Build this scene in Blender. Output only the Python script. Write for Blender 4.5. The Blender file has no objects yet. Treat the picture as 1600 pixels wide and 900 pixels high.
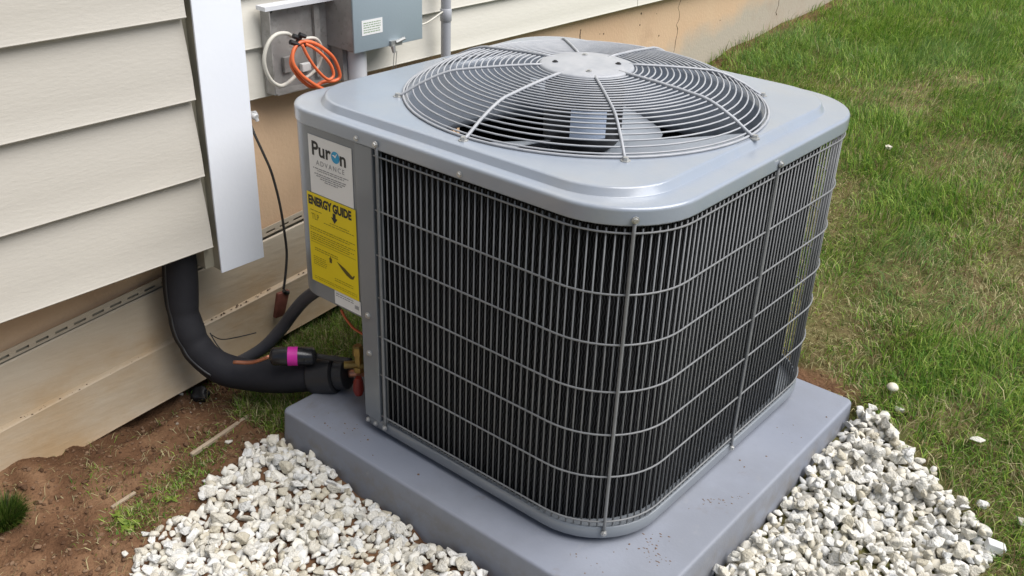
import bpy, bmesh, math, random
import numpy as np
from mathutils import Vector, Matrix

random.seed(7)
rng = np.random.default_rng(11)
S = bpy.context.scene
COL = S.collection
R_ = math.radians

# ------------------------------------------------------------------ camera
FPX = 1532.1646
PITCH, ROLL, YAW = 0.4799505, 0.0386528, -0.6824484
CPOS = np.array([1.0443708, -1.4747806, 1.2449479])
CF = np.array([math.cos(PITCH)*math.sin(YAW), math.cos(PITCH)*math.cos(YAW), -math.sin(PITCH)])
_r = np.array([math.cos(YAW), -math.sin(YAW), 0.0]); _u = np.cross(_r, CF)
CR = _r*math.cos(ROLL) + _u*math.sin(ROLL)
CU = -_r*math.sin(ROLL) + _u*math.cos(ROLL)
cam = bpy.data.cameras.new('camera')
cam_ob = bpy.data.objects.new('camera', cam); COL.objects.link(cam_ob)
cam.sensor_width = 36.0
cam.lens = FPX/1600*36.0
cam.clip_start = 0.02
cam.clip_end = 2000
m = Matrix.Identity(4)
for i in range(3):
    m[i][0], m[i][1], m[i][2], m[i][3] = CR[i], CU[i], -CF[i], CPOS[i]
cam_ob.matrix_world = m
S.camera = cam_ob
S.render.resolution_x, S.render.resolution_y = 1024, 576

# ------------------------------------------------------------------ light
SUN_EL, SUN_AZ = R_(58), R_(66)          # azimuth measured from +Y towards +X
W = bpy.data.worlds.new('World'); S.world = W; W.use_nodes = True
wn = W.node_tree.nodes; wn.clear()
sky = wn.new('ShaderNodeTexSky'); sky.sky_type = 'NISHITA'; sky.sun_disc = False
sky.sun_elevation = SUN_EL; sky.sun_rotation = SUN_AZ
sky.air_density = 1.0; sky.dust_density = 3.0; sky.ozone_density = 1.0
bg = wn.new('ShaderNodeBackground'); bg.inputs['Strength'].default_value = 0.095
wo = wn.new('ShaderNodeOutputWorld')
W.node_tree.links.new(sky.outputs[0], bg.inputs[0]); W.node_tree.links.new(bg.outputs[0], wo.inputs[0])
sd = bpy.data.lights.new('sun', 'SUN'); sd.energy = 4.9; sd.angle = R_(60); sd.color = (1.0, 0.985, 0.965)
so = bpy.data.objects.new('sun', sd); COL.objects.link(so)
_d = Vector((math.sin(SUN_AZ)*math.cos(SUN_EL), math.cos(SUN_AZ)*math.cos(SUN_EL), math.sin(SUN_EL)))
so.rotation_euler = _d.to_track_quat('Z', 'Y').to_euler()
so.location = (4, 3, 5)
S.view_settings.view_transform = 'Standard'; S.view_settings.look = 'None'
S.view_settings.exposure = 0.0; S.view_settings.gamma = 1.0
S.cycles.max_bounces = 8

def at(px, py, axis, val):
    d = CF + CR*(px-800)/FPX - CU*(py-450)/FPX
    t = (val-CPOS[axis])/d[axis]
    return CPOS + d*t

# ------------------------------------------------------------------ materials
def pmat(name, c1, c2=None, scale=6.0, rough=0.6, metal=0.0, bump=0.0, bscale=80.0, mapping=None,
         spec=0.5, lo=0.35, hi=0.65, detail=5, rvar=0.0, extra=None, bdist=0.004):
    M = bpy.data.materials.new(name); M.use_nodes = True
    nt = M.node_tree; N = nt.nodes; L = nt.links
    b = N['Principled BSDF']
    b.inputs['Roughness'].default_value = rough; b.inputs['Metallic'].default_value = metal
    b.inputs['Specular IOR Level'].default_value = spec
    b.inputs['Base Color'].default_value = (*c1, 1)
    tc = N.new('ShaderNodeTexCoord'); mp = N.new('ShaderNodeMapping')
    L.new(tc.outputs['Object'], mp.inputs[0])
    if mapping: mp.inputs['Scale'].default_value = mapping
    M['_col'] = 0
    if c2:
        n = N.new('ShaderNodeTexNoise'); n.inputs['Scale'].default_value = scale; n.inputs['Detail'].default_value = detail
        L.new(mp.outputs[0], n.inputs['Vector'])
        r = N.new('ShaderNodeMapRange'); r.inputs[1].default_value = lo; r.inputs[2].default_value = hi
        L.new(n.outputs[0], r.inputs[0])
        x = N.new('ShaderNodeMix'); x.data_type = 'RGBA'
        x.inputs[6].default_value = (*c1, 1); x.inputs[7].default_value = (*c2, 1)
        L.new(r.outputs[0], x.inputs[0]); L.new(x.outputs[2], b.inputs['Base Color'])
        if rvar:
            rr = N.new('ShaderNodeMapRange'); rr.inputs[3].default_value = rough-rvar; rr.inputs[4].default_value = rough+rvar
            L.new(n.outputs[0], rr.inputs[0]); L.new(rr.outputs[0], b.inputs['Roughness'])
    if bump:
        n2 = N.new('ShaderNodeTexNoise'); n2.inputs['Scale'].default_value = bscale; n2.inputs['Detail'].default_value = 4
        L.new(mp.outputs[0], n2.inputs['Vector'])
        bp = N.new('ShaderNodeBump'); bp.inputs['Strength'].default_value = bump; bp.inputs['Distance'].default_value = bdist
        L.new(n2.outputs[0], bp.inputs['Height']); L.new(bp.outputs[0], b.inputs['Normal'])
    if extra: extra(M, nt, b, tc)
    return M

def overlay(nt, b, tc, color, scale, lo, hi, strength=1.0, mapping=None, zmask=None):
    """mix a dirt colour over whatever feeds the base colour, in noise patches"""
    N, L = nt.nodes, nt.links
    n = N.new('ShaderNodeTexNoise'); n.inputs['Scale'].default_value = scale; n.inputs['Detail'].default_value = 7
    n.inputs['Roughness'].default_value = 0.65
    mp = N.new('ShaderNodeMapping'); L.new(tc.outputs['Object'], mp.inputs[0])
    if mapping: mp.inputs['Scale'].default_value = mapping
    L.new(mp.outputs[0], n.inputs['Vector'])
    r = N.new('ShaderNodeMapRange'); r.inputs[1].default_value = lo; r.inputs[2].default_value = hi
    r.inputs[4].default_value = strength
    L.new(n.outputs[0], r.inputs[0])
    fac = r.outputs[0]
    if zmask is not None:
        # zmask(nodes, links, separated xyz) -> socket multiplied in
        sx = N.new('ShaderNodeSeparateXYZ'); L.new(tc.outputs['Object'], sx.inputs[0])
        mm = N.new('ShaderNodeMath'); mm.operation = 'MULTIPLY'
        L.new(fac, mm.inputs[0]); L.new(zmask(N, L, sx), mm.inputs[1]); fac = mm.outputs[0]
    x = N.new('ShaderNodeMix'); x.data_type = 'RGBA'; x.inputs[7].default_value = (*color, 1)
    src = b.inputs['Base Color']
    if src.is_linked:
        L.new(src.links[0].from_socket, x.inputs[6])
    else:
        x.inputs[6].default_value = src.default_value[:]
    L.new(fac, x.inputs[0]); L.new(x.outputs[2], src)

def mathn(N, L, op, a, b):
    n = N.new('ShaderNodeMath'); n.operation = op
    for i, v in enumerate((a, b)):
        if isinstance(v, (int, float)): n.inputs[i].default_value = v
        else: L.new(v, n.inputs[i])
    return n.outputs[0]

def maprange(N, L, s, a, b, c=0.0, d=1.0):
    r = N.new('ShaderNodeMapRange'); L.new(s, r.inputs[0])
    for i, v in enumerate((a, b, c, d)): r.inputs[i+1].default_value = v
    return r.outputs[0]

MAT = {}
def _paint(M, nt, b, tc):
    b.inputs['Coat Weight'].default_value = 0.5; b.inputs['Coat Roughness'].default_value = 0.2
    overlay(nt, b, tc, (0.30, 0.28, 0.25), 9, 0.60, 0.85, 0.35)
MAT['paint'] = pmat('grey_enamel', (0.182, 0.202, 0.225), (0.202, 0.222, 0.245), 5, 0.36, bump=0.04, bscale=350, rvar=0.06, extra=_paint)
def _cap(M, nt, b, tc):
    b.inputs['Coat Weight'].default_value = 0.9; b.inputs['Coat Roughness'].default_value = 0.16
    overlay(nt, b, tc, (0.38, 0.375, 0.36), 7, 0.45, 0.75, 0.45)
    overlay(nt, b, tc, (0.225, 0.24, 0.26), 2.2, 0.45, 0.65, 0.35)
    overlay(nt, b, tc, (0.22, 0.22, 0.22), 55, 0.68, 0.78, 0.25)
MAT['cap'] = pmat('grey_enamel_lit_lid', (0.285, 0.325, 0.385), (0.305, 0.345, 0.405), 5, 0.34, bump=0.05, bscale=300, rvar=0.08, extra=_cap)  # lid lightened beyond the body enamel; brighter top light put into the colour
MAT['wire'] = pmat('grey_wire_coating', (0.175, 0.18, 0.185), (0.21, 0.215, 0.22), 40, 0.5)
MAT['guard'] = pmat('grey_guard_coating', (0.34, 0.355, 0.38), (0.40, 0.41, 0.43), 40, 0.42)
def _coil(M, nt, b, tc):
    N, L = nt.nodes, nt.links
    sx = N.new('ShaderNodeSeparateXYZ'); L.new(tc.outputs['Object'], sx.inputs[0])
    u = mathn(N, L, 'ADD', sx.outputs[0], sx.outputs[1])
    wob = mathn(N, L, 'MULTIPLY', mathn(N, L, 'SINE', mathn(N, L, 'MULTIPLY', sx.outputs[2], 330), 0), 1.1)
    f = mathn(N, L, 'SINE', mathn(N, L, 'ADD', mathn(N, L, 'MULTIPLY', u, 935), wob), 0)
    f = maprange(N, L, f, 0.35, 0.95)
    x = N.new('ShaderNodeMix'); x.data_type = 'RGBA'; x.inputs[7].default_value = (0.048, 0.050, 0.054, 1)
    L.new(f, x.inputs[0]); L.new(b.inputs['Base Color'].links[0].from_socket, x.inputs[6]); L.new(x.outputs[2], b.inputs['Base Color'])
MAT['coil'] = pmat('dark_coil_fins', (0.006, 0.006, 0.0065), (0.012, 0.012, 0.013), 60, 0.9, spec=0.05, extra=_coil)
MAT['dark'] = pmat('dark_interior', (0.02, 0.02, 0.022), (0.035, 0.035, 0.035), 20, 0.7)
MAT['fan'] = pmat('grey_fan_blade', (0.30, 0.335, 0.375), (0.35, 0.38, 0.42), 12, 0.45, metal=0.0)
MAT['motor'] = pmat('black_motor_shell', (0.02, 0.02, 0.022), (0.03, 0.03, 0.03), 30, 0.45)
MAT['steel'] = pmat('zinc_screw', (0.42, 0.42, 0.41), (0.55, 0.55, 0.53), 60, 0.4, metal=0.6)
def _pad(M, nt, b, tc):
    overlay(nt, b, tc, (0.15, 0.105, 0.07), 14, 0.62, 0.76, 0.6)
    overlay(nt, b, tc, (0.30, 0.32, 0.36), 3, 0.5, 0.75, 0.4)
    overlay(nt, b, tc, (0.17, 0.15, 0.125), 5, 0.42, 0.75, 0.75, None, lambda N, L, s: maprange(N, L, s.outputs[0], -0.05, -0.30))
    overlay(nt, b, tc, (0.20, 0.18, 0.15), 20, 0.4, 0.7, 0.8, None, lambda N, L, s: maprange(N, L, s.outputs[2], 0.066, 0.045))
    overlay(nt, b, tc, (0.13, 0.10, 0.07), 90, 0.71, 0.77, 0.6)
    overlay(nt, b, tc, (0.33, 0.335, 0.35), 30, 0.62, 0.72, 0.5, (1, .5, 1))
    overlay(nt, b, tc, (0.19, 0.20, 0.225), 2.5, 0.48, 0.62, 0.5)
MAT['pad'] = pmat('grey_moulded_plastic', (0.215, 0.235, 0.285), (0.245, 0.265, 0.315), 4, 0.55, bump=0.08, bscale=220, extra=_pad)
def _siding(M, nt, b, tc):
    overlay(nt, b, tc, (0.46, 0.42, 0.36), 4, 0.55, 0.8, 0.25, (1, .6, 2.5))
    overlay(nt, b, tc, (0.25, 0.22, 0.17), 60, 0.76, 0.8, 0.35)
MAT['siding'] = pmat('cream_vinyl', (0.468, 0.440, 0.388), (0.492, 0.464, 0.412), 3, 0.55, bump=0.16, bscale=150, mapping=(1, .35, 1.3), extra=_siding, bdist=0.003)
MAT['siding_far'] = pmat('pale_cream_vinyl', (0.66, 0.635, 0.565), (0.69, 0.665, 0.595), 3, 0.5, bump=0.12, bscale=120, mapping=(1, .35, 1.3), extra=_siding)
MAT['trim'] = pmat('white_trim', (0.78, 0.81, 0.87), (0.80, 0.83, 0.88), 6, 0.5, bump=0.05, bscale=90)
MAT['channel'] = pmat('olive_channel', (0.27, 0.25, 0.19), (0.31, 0.29, 0.23), 12, 0.6)
MAT['channel_dirt'] = pmat('dark_litter', (0.07, 0.045, 0.028), (0.12, 0.08, 0.05), 90, 0.95)
MAT['dark_crack'] = pmat('crack_shadow_dirt', (0.10, 0.07, 0.045), (0.16, 0.11, 0.075), 60, 0.95)
def _found(M, nt, b, tc):
    # cement splash that climbs with the rising grade, with a ragged upper edge
    def zm(N, L, s):
        g = mathn(N, L, 'MULTIPLY', s.outputs[1], 0.17)
        h = mathn(N, L, 'SUBTRACT', s.outputs[2], g)
        n = N.new('ShaderNodeTexNoise'); n.inputs['Scale'].default_value = 9; n.inputs['Detail'].default_value = 6
        L.new(tc.outputs['Object'], n.inputs['Vector'])
        h2 = mathn(N, L, 'ADD', h, mathn(N, L, 'MULTIPLY', n.outputs[0], 0.16))
        return maprange(N, L, h2, 0.27, 0.17)
    overlay(nt, b, tc, (0.44, 0.40, 0.33), 4, -0.5, 0.1, 0.9, None, zm)
    overlay(nt, b, tc, (0.20, 0.15, 0.10), 25, 0.68, 0.76, 0.8)
    overlay(nt, b, tc, (0.36, 0.22, 0.14), 5, 0.58, 0.75, 0.4)
MAT['found'] = pmat('tan_foundation_render', (0.620, 0.425, 0.270), (0.66, 0.475, 0.31), 4, 0.85, bump=0.25, bscale=120, extra=_found)
def _loose(M, nt, b, tc):
    def zm(N, L, s):
        g = mathn(N, L, 'SUBTRACT', s.outputs[2], mathn(N, L, 'MULTIPLY', s.outputs[1], 0.10))
        return maprange(N, L, g, 0.29, 0.20, 0.25, 1.0)
    overlay(nt, b, tc, (0.40, 0.27, 0.14), 5, 0.22, 0.62, 0.9, (1, .6, 1), zm)
    overlay(nt, b, tc, (0.10, 0.075, 0.05), 45, 0.72, 0.78, 0.7)
MAT['loose'] = pmat('weathered_vinyl', (0.55, 0.50, 0.41), (0.50, 0.44, 0.345), 3, 0.6, bump=0.3, bscale=60, mapping=(1, .25, 1.5), extra=_loose)
MAT['foam'] = pmat('black_foam_rubber', (0.016, 0.016, 0.020), (0.024, 0.024, 0.028), 8, 0.75, spec=0.25, bump=0.25, bscale=60)
MAT['tape'] = pmat('black_tape', (0.018, 0.018, 0.02), (0.03, 0.03, 0.032), 14, 0.4, bump=0.2, bscale=60)
MAT['whip'] = pmat('grey_flexible_conduit', (0.06, 0.06, 0.066), (0.085, 0.083, 0.09), 10, 0.45)
MAT['copper'] = pmat('bare_copper', (0.62, 0.28, 0.17), (0.5, 0.2, 0.12), 50, 0.35, metal=0.7)
MAT['brass'] = pmat('brass', (0.33, 0.22, 0.06), (0.24, 0.15, 0.045), 40, 0.4, metal=0.6)
MAT['redcap'] = pmat('red_plastic', (0.28, 0.028, 0.016), (0.22, 0.02, 0.014), 30, 0.45)
MAT['pink'] = pmat('magenta_paper', (0.56, 0.015, 0.30), (0.62, 0.02, 0.34), 30, 0.5)
MAT['drier'] = pmat('black_lacquer', (0.012, 0.012, 0.014), (0.018, 0.018, 0.02), 20, 0.25)
MAT['orange'] = pmat('orange_cable_jacket', (0.74, 0.165, 0.055), (0.66, 0.14, 0.05), 20, 0.45)
MAT['white_cable'] = pmat('white_cable_jacket', (0.62, 0.60, 0.54), (0.52, 0.50, 0.44), 20, 0.5)
MAT['black_cable'] = pmat('black_cable_jacket', (0.025, 0.024, 0.024), (0.04, 0.038, 0.036), 30, 0.55)
MAT['rust'] = pmat('rust_red_plate', (0.12, 0.035, 0.025), (0.18, 0.06, 0.04), 40, 0.6, bump=0.2)
def _galv(M, nt, b, tc):
    overlay(nt, b, tc, (0.14, 0.13, 0.12), 60, 0.56, 0.7, 0.7)
    overlay(nt, b, tc, (0.50, 0.49, 0.47), 18, 0.5, 0.7, 0.5)
MAT['galv'] = pmat('weathered_zinc', (0.26, 0.25, 0.235), (0.33, 0.32, 0.31), 12, 0.6, metal=0.15, bump=0.15, bscale=90, extra=_galv)
def _cab(M, nt, b, tc):
    overlay(nt, b, tc, (0.40, 0.47, 0.51), 160, 0.66, 0.74, 0.4)
MAT['cabinet'] = pmat('blue_grey_enamel', (0.315, 0.385, 0.425), (0.33, 0.40, 0.44), 5, 0.45, bump=0.05, bscale=200, extra=_cab)
MAT['pvc'] = pmat('grey_pvc', (0.36, 0.37, 0.40), (0.42, 0.43, 0.46), 6, 0.5)
MAT['pvc_pale'] = pmat('pale_grey_pvc', (0.66, 0.67, 0.70), (0.60, 0.61, 0.64), 6, 0.5)
MAT['paper'] = pmat('white_label_paper', (0.76, 0.76, 0.75), (0.80, 0.80, 0.79), 10, 0.5)
MAT['yellow'] = pmat('yellow_label_paper', (0.82, 0.64, 0.006), (0.78, 0.60, 0.005), 10, 0.5)
MAT['ink'] = pmat('black_ink', (0.02, 0.02, 0.02), None, rough=0.6)
MAT['ink_soft'] = pmat('brown_ink', (0.30, 0.235, 0.01), None, rough=0.6)
MAT['ink_grey'] = pmat('grey_ink', (0.24, 0.24, 0.25), None, rough=0.6)
MAT['ink_blue'] = pmat('blue_ink', (0.01, 0.25, 0.52), (0.02, 0.36, 0.62), 60, rough=0.5)
MAT['ink_green'] = pmat('green_ink', (0.26, 0.36, 0.22), None, rough=0.6)
MAT['motor_label'] = pmat('pale_blue_label_paper', (0.55, 0.64, 0.78), (0.48, 0.57, 0.72), 60, 0.5)
MAT['wood'] = pmat('weathered_wood', (0.40, 0.32, 0.23), (0.30, 0.23, 0.16), 12, 0.8, bump=0.3, bscale=40, mapping=(1, 1, 1))
MAT['lump'] = pmat('black_plastic', (0.012, 0.012, 0.014), (0.02, 0.02, 0.02), 20, 0.5)
MAT['cap_white'] = pmat('mushroom_skin', (0.72, 0.68, 0.58), (0.62, 0.56, 0.45), 60, 0.6)
MAT['white_plastic'] = pmat('white_plastic', (0.7, 0.71, 0.72), (0.64, 0.64, 0.65), 30, 0.45)
def _stone(M, nt, b, tc):
    N, L = nt.nodes, nt.links
    g = N.new('ShaderNodeNewGeometry')
    hs = N.new('ShaderNodeValToRGB')
    e = hs.color_ramp.elements
    e[0].position = 0.0; e[0].color = (0.52, 0.48, 0.38, 1)
    e[1].position = 1.0; e[1].color = (0.79, 0.78, 0.745, 1)
    for p, c in ((0.15, (0.61, 0.58, 0.50, 1)), (0.45, (0.68, 0.66, 0.60, 1)), (0.7, (0.73, 0.715, 0.66, 1)), (0.85, (0.66, 0.665, 0.655, 1))):
        k = e.new(p); k.color = c
    oi = N.new('ShaderNodeObjectInfo')
    s = mathn(N, L, 'FRACT', mathn(N, L, 'ADD', g.outputs['Random Per Island'], oi.outputs['Random']), 0)
    L.new(s, hs.inputs[0])
    src = b.inputs['Base Color'].links[0].from_socket
    x = N.new('ShaderNodeMix'); x.data_type = 'RGBA'; x.blend_type = 'MULTIPLY'; x.inputs[0].default_value = 1
    L.new(hs.outputs[0], x.inputs[6]); L.new(src, x.inputs[7]); L.new(x.outputs[2], b.inputs['Base Color'])
MAT['stone'] = pmat('white_marble_chip', (1, 1, 1), (0.90, 0.885, 0.85), 1.4, 0.75, bump=0.35, bscale=4, extra=_stone, bdist=0.12)

def blade_mat():
    M = bpy.data.materials.new('grass_blade'); M.use_nodes = True
    nt = M.node_tree; N = nt.nodes; L = nt.links
    b = N['Principled BSDF']; b.inputs['Roughness'].default_value = 0.55; b.inputs['Specular IOR Level'].default_value = 0.3
    a = N.new('ShaderNodeAttribute'); a.attribute_name = 'tint'
    L.new(a.outputs['Color'], b.inputs['Base Color'])
    t = N.new('ShaderNodeBsdfTranslucent'); L.new(a.outputs['Color'], t.inputs['Color'])
    mx = N.new('ShaderNodeMixShader'); mx.inputs[0].default_value = 0.35
    L.new(b.outputs[0], mx.inputs[1]); L.new(t.outputs[0], mx.inputs[2])
    L.new(mx.outputs[0], N['Material Output'].inputs[0])
    return M
MAT['blade'] = blade_mat()

# ------------------------------------------------------------------ mesh helpers
class MB:
    def __init__(self): self.v = []; self.f = []; self.m = []
    def add(self, V, F, mi=0):
        o = len(self.v); self.v.extend([tuple(map(float, p)) for p in V])
        self.f.extend([tuple(i+o for i in f) for f in F]); self.m.extend([mi]*len(F)); return self
    def box(self, x0, x1, y0, y1, z0, z1, mi=0):
        V = [(x0,y0,z0),(x1,y0,z0),(x1,y1,z0),(x0,y1,z0),(x0,y0,z1),(x1,y0,z1),(x1,y1,z1),(x0,y1,z1)]
        F = [(0,3,2,1),(4,5,6,7),(0,1,5,4),(1,2,6,5),(2,3,7,6),(3,0,4,7)]
        return self.add(V, F, mi)
    def tube(self, P, r, seg=10, closed=False, caps=True, mi=0):
        V, F = tube(P, r, seg, closed, caps); return self.add(V, F, mi)
    def loft(self, rings, closed=True, cap0=False, cap1=False, mi=0):
        n = len(rings[0]); V = [p for r in rings for p in r]; F = []
        for a in range(len(rings)-1):
            for i in range(n if closed else n-1):
                j = (i+1) % n
                F.append((a*n+i, a*n+j, (a+1)*n+j, (a+1)*n+i))
        if cap0: F.append(tuple(reversed(range(n))))
        if cap1: F.append(tuple((len(rings)-1)*n+i for i in range(n)))
        return self.add(V, F, mi)
    def mesh(self, name, mats, smooth=False, auto=None):
        me = bpy.data.meshes.new(name); me.from_pydata(self.v, [], self.f)
        if not isinstance(mats, (list, tuple)): mats = [mats]
        for k in mats: me.materials.append(k)
        if len(mats) > 1: me.polygons.foreach_set('material_index', self.m)
        if smooth and smooth != 'area':
            me.polygons.foreach_set('use_smooth', [True]*len(me.polygons))
            if auto is not None: me.set_sharp_from_angle(angle=R_(auto))
        me.update()
        if smooth == 'area':
            me.polygons.foreach_set('use_smooth', [True]*len(me.polygons)); me.update()
            N = np.zeros((len(me.vertices), 3))
            for p in me.polygons:
                w = np.array(p.normal)*p.area
                for i in p.vertices: N[i] += w
            N /= np.linalg.norm(N, axis=1)[:, None]+1e-12
            me.normals_split_custom_set_from_vertices([tuple(n) for n in N])
        return me
    def obj(self, name, mats, parent=None, smooth=False, auto=None):
        return link(name, self.mesh(name, mats, smooth, auto), parent)

def link(name, me, parent=None, loc=(0, 0, 0)):
    o = bpy.data.objects.new(name, me); COL.objects.link(o)
    l = Vector(loc)
    if parent is not None:
        o.parent = parent
        if parent.parent is None: l = l - parent.location     # shapes are written in world coordinates
    o.location = l
    return o

def thing(name, label, cat, loc=(0, 0, 0), group=None):
    o = bpy.data.objects.new(name, None); COL.objects.link(o); o.location = loc
    o.empty_display_size = 0.1
    return tag(o, label, cat, group)

def tag(o, label, cat=None, group=None, kind=None):
    o['label'] = label
    if cat: o['category'] = cat
    if group: o['group'] = group
    if kind: o['kind'] = kind
    return o

def tube(P, r, seg=10, closed=False, caps=True):
    P = [np.array(p, float) for p in P]; n = len(P)
    rad = r if hasattr(r, '__len__') else [r]*n
    T = []
    for i in range(n):
        if closed: d = P[(i+1) % n]-P[i-1]
        else: d = P[min(i+1, n-1)]-P[max(i-1, 0)]
        T.append(d/(np.linalg.norm(d)+1e-12))
    ref = np.array([0, 0, 1.0]) if abs(T[0][2]) < 0.9 else np.array([1.0, 0, 0])
    nrm = np.cross(T[0], ref); nrm /= np.linalg.norm(nrm)
    V = []; F = []
    for i in range(n):
        nrm = nrm - T[i]*(nrm@T[i]); nrm /= np.linalg.norm(nrm); bn = np.cross(T[i], nrm)
        for k in range(seg):
            a = 2*math.pi*k/seg
            V.append(P[i]+rad[i]*(math.cos(a)*nrm+math.sin(a)*bn))
    for i in range(n if closed else n-1):
        j = (i+1) % n
        for k in range(seg):
            l = (k+1) % seg
            F.append((i*seg+k, i*seg+l, j*seg+l, j*seg+k))
    if caps and not closed:
        F.append(tuple(reversed(range(seg)))); F.append(tuple((n-1)*seg+k for k in range(seg)))
    return V, F

def spline(P, n=8):
    P = [np.array(p, float) for p in P]; out = []
    Q = [2*P[0]-P[1]]+P+[2*P[-1]-P[-2]]
    for i in range(1, len(Q)-2):
        for k in range(n):
            t = k/n; a, b, c, d = Q[i-1], Q[i], Q[i+1], Q[i+2]
            out.append(0.5*((2*b)+(-a+c)*t+(2*a-5*b+4*c-d)*t*t+(-a+3*b-3*c+d)*t**3))
    out.append(P[-1]); return out

def rrect(x0, x1, y0, y1, r, z, nc=10, ns=8):
    """rounded rectangle, counter-clockwise, r per corner or one"""
    if not hasattr(r, '__len__'): r = (r,)*4        # order: (x0,y0) (x1,y0) (x1,y1) (x0,y1)
    pts = []
    cs = [(x0+r[0], y0+r[0], 180, r[0]), (x1-r[1], y0+r[1], 270, r[1]), (x1-r[2], y1-r[2], 0, r[2]), (x0+r[3], y1-r[3], 90, r[3])]
    arcs = []
    for cx, cy, a0, rr in cs:
        arcs.append([(cx+rr*math.cos(R_(a0+90*k/nc)), cy+rr*math.sin(R_(a0+90*k/nc))) for k in range(nc+1)])
    for i in range(4):
        pts += arcs[i]
        a, b = arcs[i][-1], arcs[(i+1) % 4][0]
        for k in range(1, ns): pts.append((a[0]+(b[0]-a[0])*k/ns, a[1]+(b[1]-a[1])*k/ns))
    return [(p[0], p[1], z) for p in pts]

def bevbox(x0, x1, y0, y1, z0, z1, bev, seg=2):
    bm = bmesh.new(); bmesh.ops.create_cube(bm, size=1)
    for v in bm.verts:
        v.co = ((x0+x1)/2+v.co.x*(x1-x0), (y0+y1)/2+v.co.y*(y1-y0), (z0+z1)/2+v.co.z*(z1-z0))
    bmesh.ops.bevel(bm, geom=bm.edges[:], offset=bev, segments=seg, affect='EDGES', profile=0.5)
    bm.verts.index_update()
    V = [tuple(v.co) for v in bm.verts]; F = [tuple(v.index for v in f.verts) for f in bm.faces]; bm.free()
    return V, F

def cyl(p0, p1, r, seg=16):
    return tube([p0, p1], r, seg)

# value noise for the ground and for scattering
_NT = rng.random((64, 64))
def vnoise(x, y):
    xi = np.floor(x).astype(int); yi = np.floor(y).astype(int)
    fx = x-xi; fy = y-yi; fx = fx*fx*(3-2*fx); fy = fy*fy*(3-2*fy)
    g = lambda a, b: _NT[a % 64, b % 64]
    return (g(xi, yi)*(1-fx)+g(xi+1, yi)*fx)*(1-fy)+(g(xi, yi+1)*(1-fx)+g(xi+1, yi+1)*fx)*fy
def fbm(x, y, o=4):
    s = 0; a = 0.5; t = 0
    for k in range(o):
        s = s+a*vnoise(x*2**k+17.3*k, y*2**k+5.1*k); t += a; a *= 0.5
    return s/t
def in_poly(x, y, poly):
    inside = np.zeros(np.shape(x), bool); n = len(poly)
    for i in range(n):
        x0, y0 = poly[i]; x1, y1 = poly[(i+1) % n]
        c = ((y0 > y) != (y1 > y)) & (x < (x1-x0)*(y-y0)/(y1-y0+1e-12)+x0)
        inside ^= c
    return inside
def sstep(a, b, x):
    t = np.clip((x-a)/(b-a), 0, 1); return t*t*(3-2*t)

# ------------------------------------------------------------------ terrain
LEFT_BED = [(-0.377,-0.47),(-0.287,-0.45),(-0.125,-0.45),(-0.007,-0.45),(0.107,-0.45),(0.53,-0.46),(0.55,-0.80),(0.2,-1.10),(-0.16,-1.03),(-0.225,-0.925),(-0.275,-0.87),(-0.32,-0.79),(-0.300,-0.735),(-0.328,-0.70),(-0.370,-0.655),(-0.355,-0.60),(-0.388,-0.545),(-0.392,-0.485)]
RIGHT_BED = [(0.49,-0.48),(0.49,-0.30),(0.49,0.0),(0.49,0.28),(0.488,0.345),(0.515,0.372),(0.570,0.388),(0.626,0.345),(0.712,0.298),(0.835,0.205),(0.868,0.17),(0.868,0.05),(0.90,-0.08),(0.86,-0.45),(0.75,-0.75),(0.55,-0.78),(0.53,-0.50)]
PAD = (-0.362, 0.5014, -0.4765, 0.374)
def base_h(x, y):
    s = np.where(y < 1.9, 0.185*np.clip(y-0.12, 0, 1.78), 0.185*1.78+0.085*(y-1.9))
    e = 0.185*0.5*np.clip(1-np.abs(y-0.12)/0.2, 0, 1)**2*0.1       # softens the kink
    far = 1-sstep(6, 30, np.hypot(x, y))
    return np.where(y < 0.12, 0, s)*far+e
def soil(x, y):
    """1 where bare brown soil shows, 0 in the lawn"""
    n = fbm(x*7+3, y*7+9, 4)
    left = sstep(0.05, -0.25, y+0.9*(x+0.45)*0+0.35*(n-0.5))*sstep(0.55, 0.2, x)
    back = sstep(0.22, 0.05, np.hypot((x-0.40)*0.8, (y-0.42)*3.4)+0.25*(n-0.5))
    wall = sstep(0.16, 0.03, np.abs(x+0.73)+0.15*(n-0.5))
    return np.clip(np.maximum(np.maximum(left, back), wall*0.8), 0, 1)
def ground_h(x, y):
    h = base_h(x, y)
    near = 1-sstep(3, 8, np.hypot(x, y))
    s = soil(x, y)
    h = h+near*(0.030*(fbm(x*3.1, y*3.1, 3)-0.5)+(0.028*s+0.012)*(fbm(x*16, y*16, 4)-0.5)+0.010*s*(fbm(x*60, y*60, 3)-0.5))
    h = h-0.040*np.exp(-((y+0.60)/0.17)**2)*sstep(-0.585, -0.665, x)
    under = sstep(0.04, 0.0, np.maximum(np.maximum(PAD[0]-x, x-PAD[1]), np.maximum(PAD[2]-y, y-PAD[3])))
    return np.where(under > 0, h*(1-under)+np.minimum(h, 0.03)*under-0.006*under, h)

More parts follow.
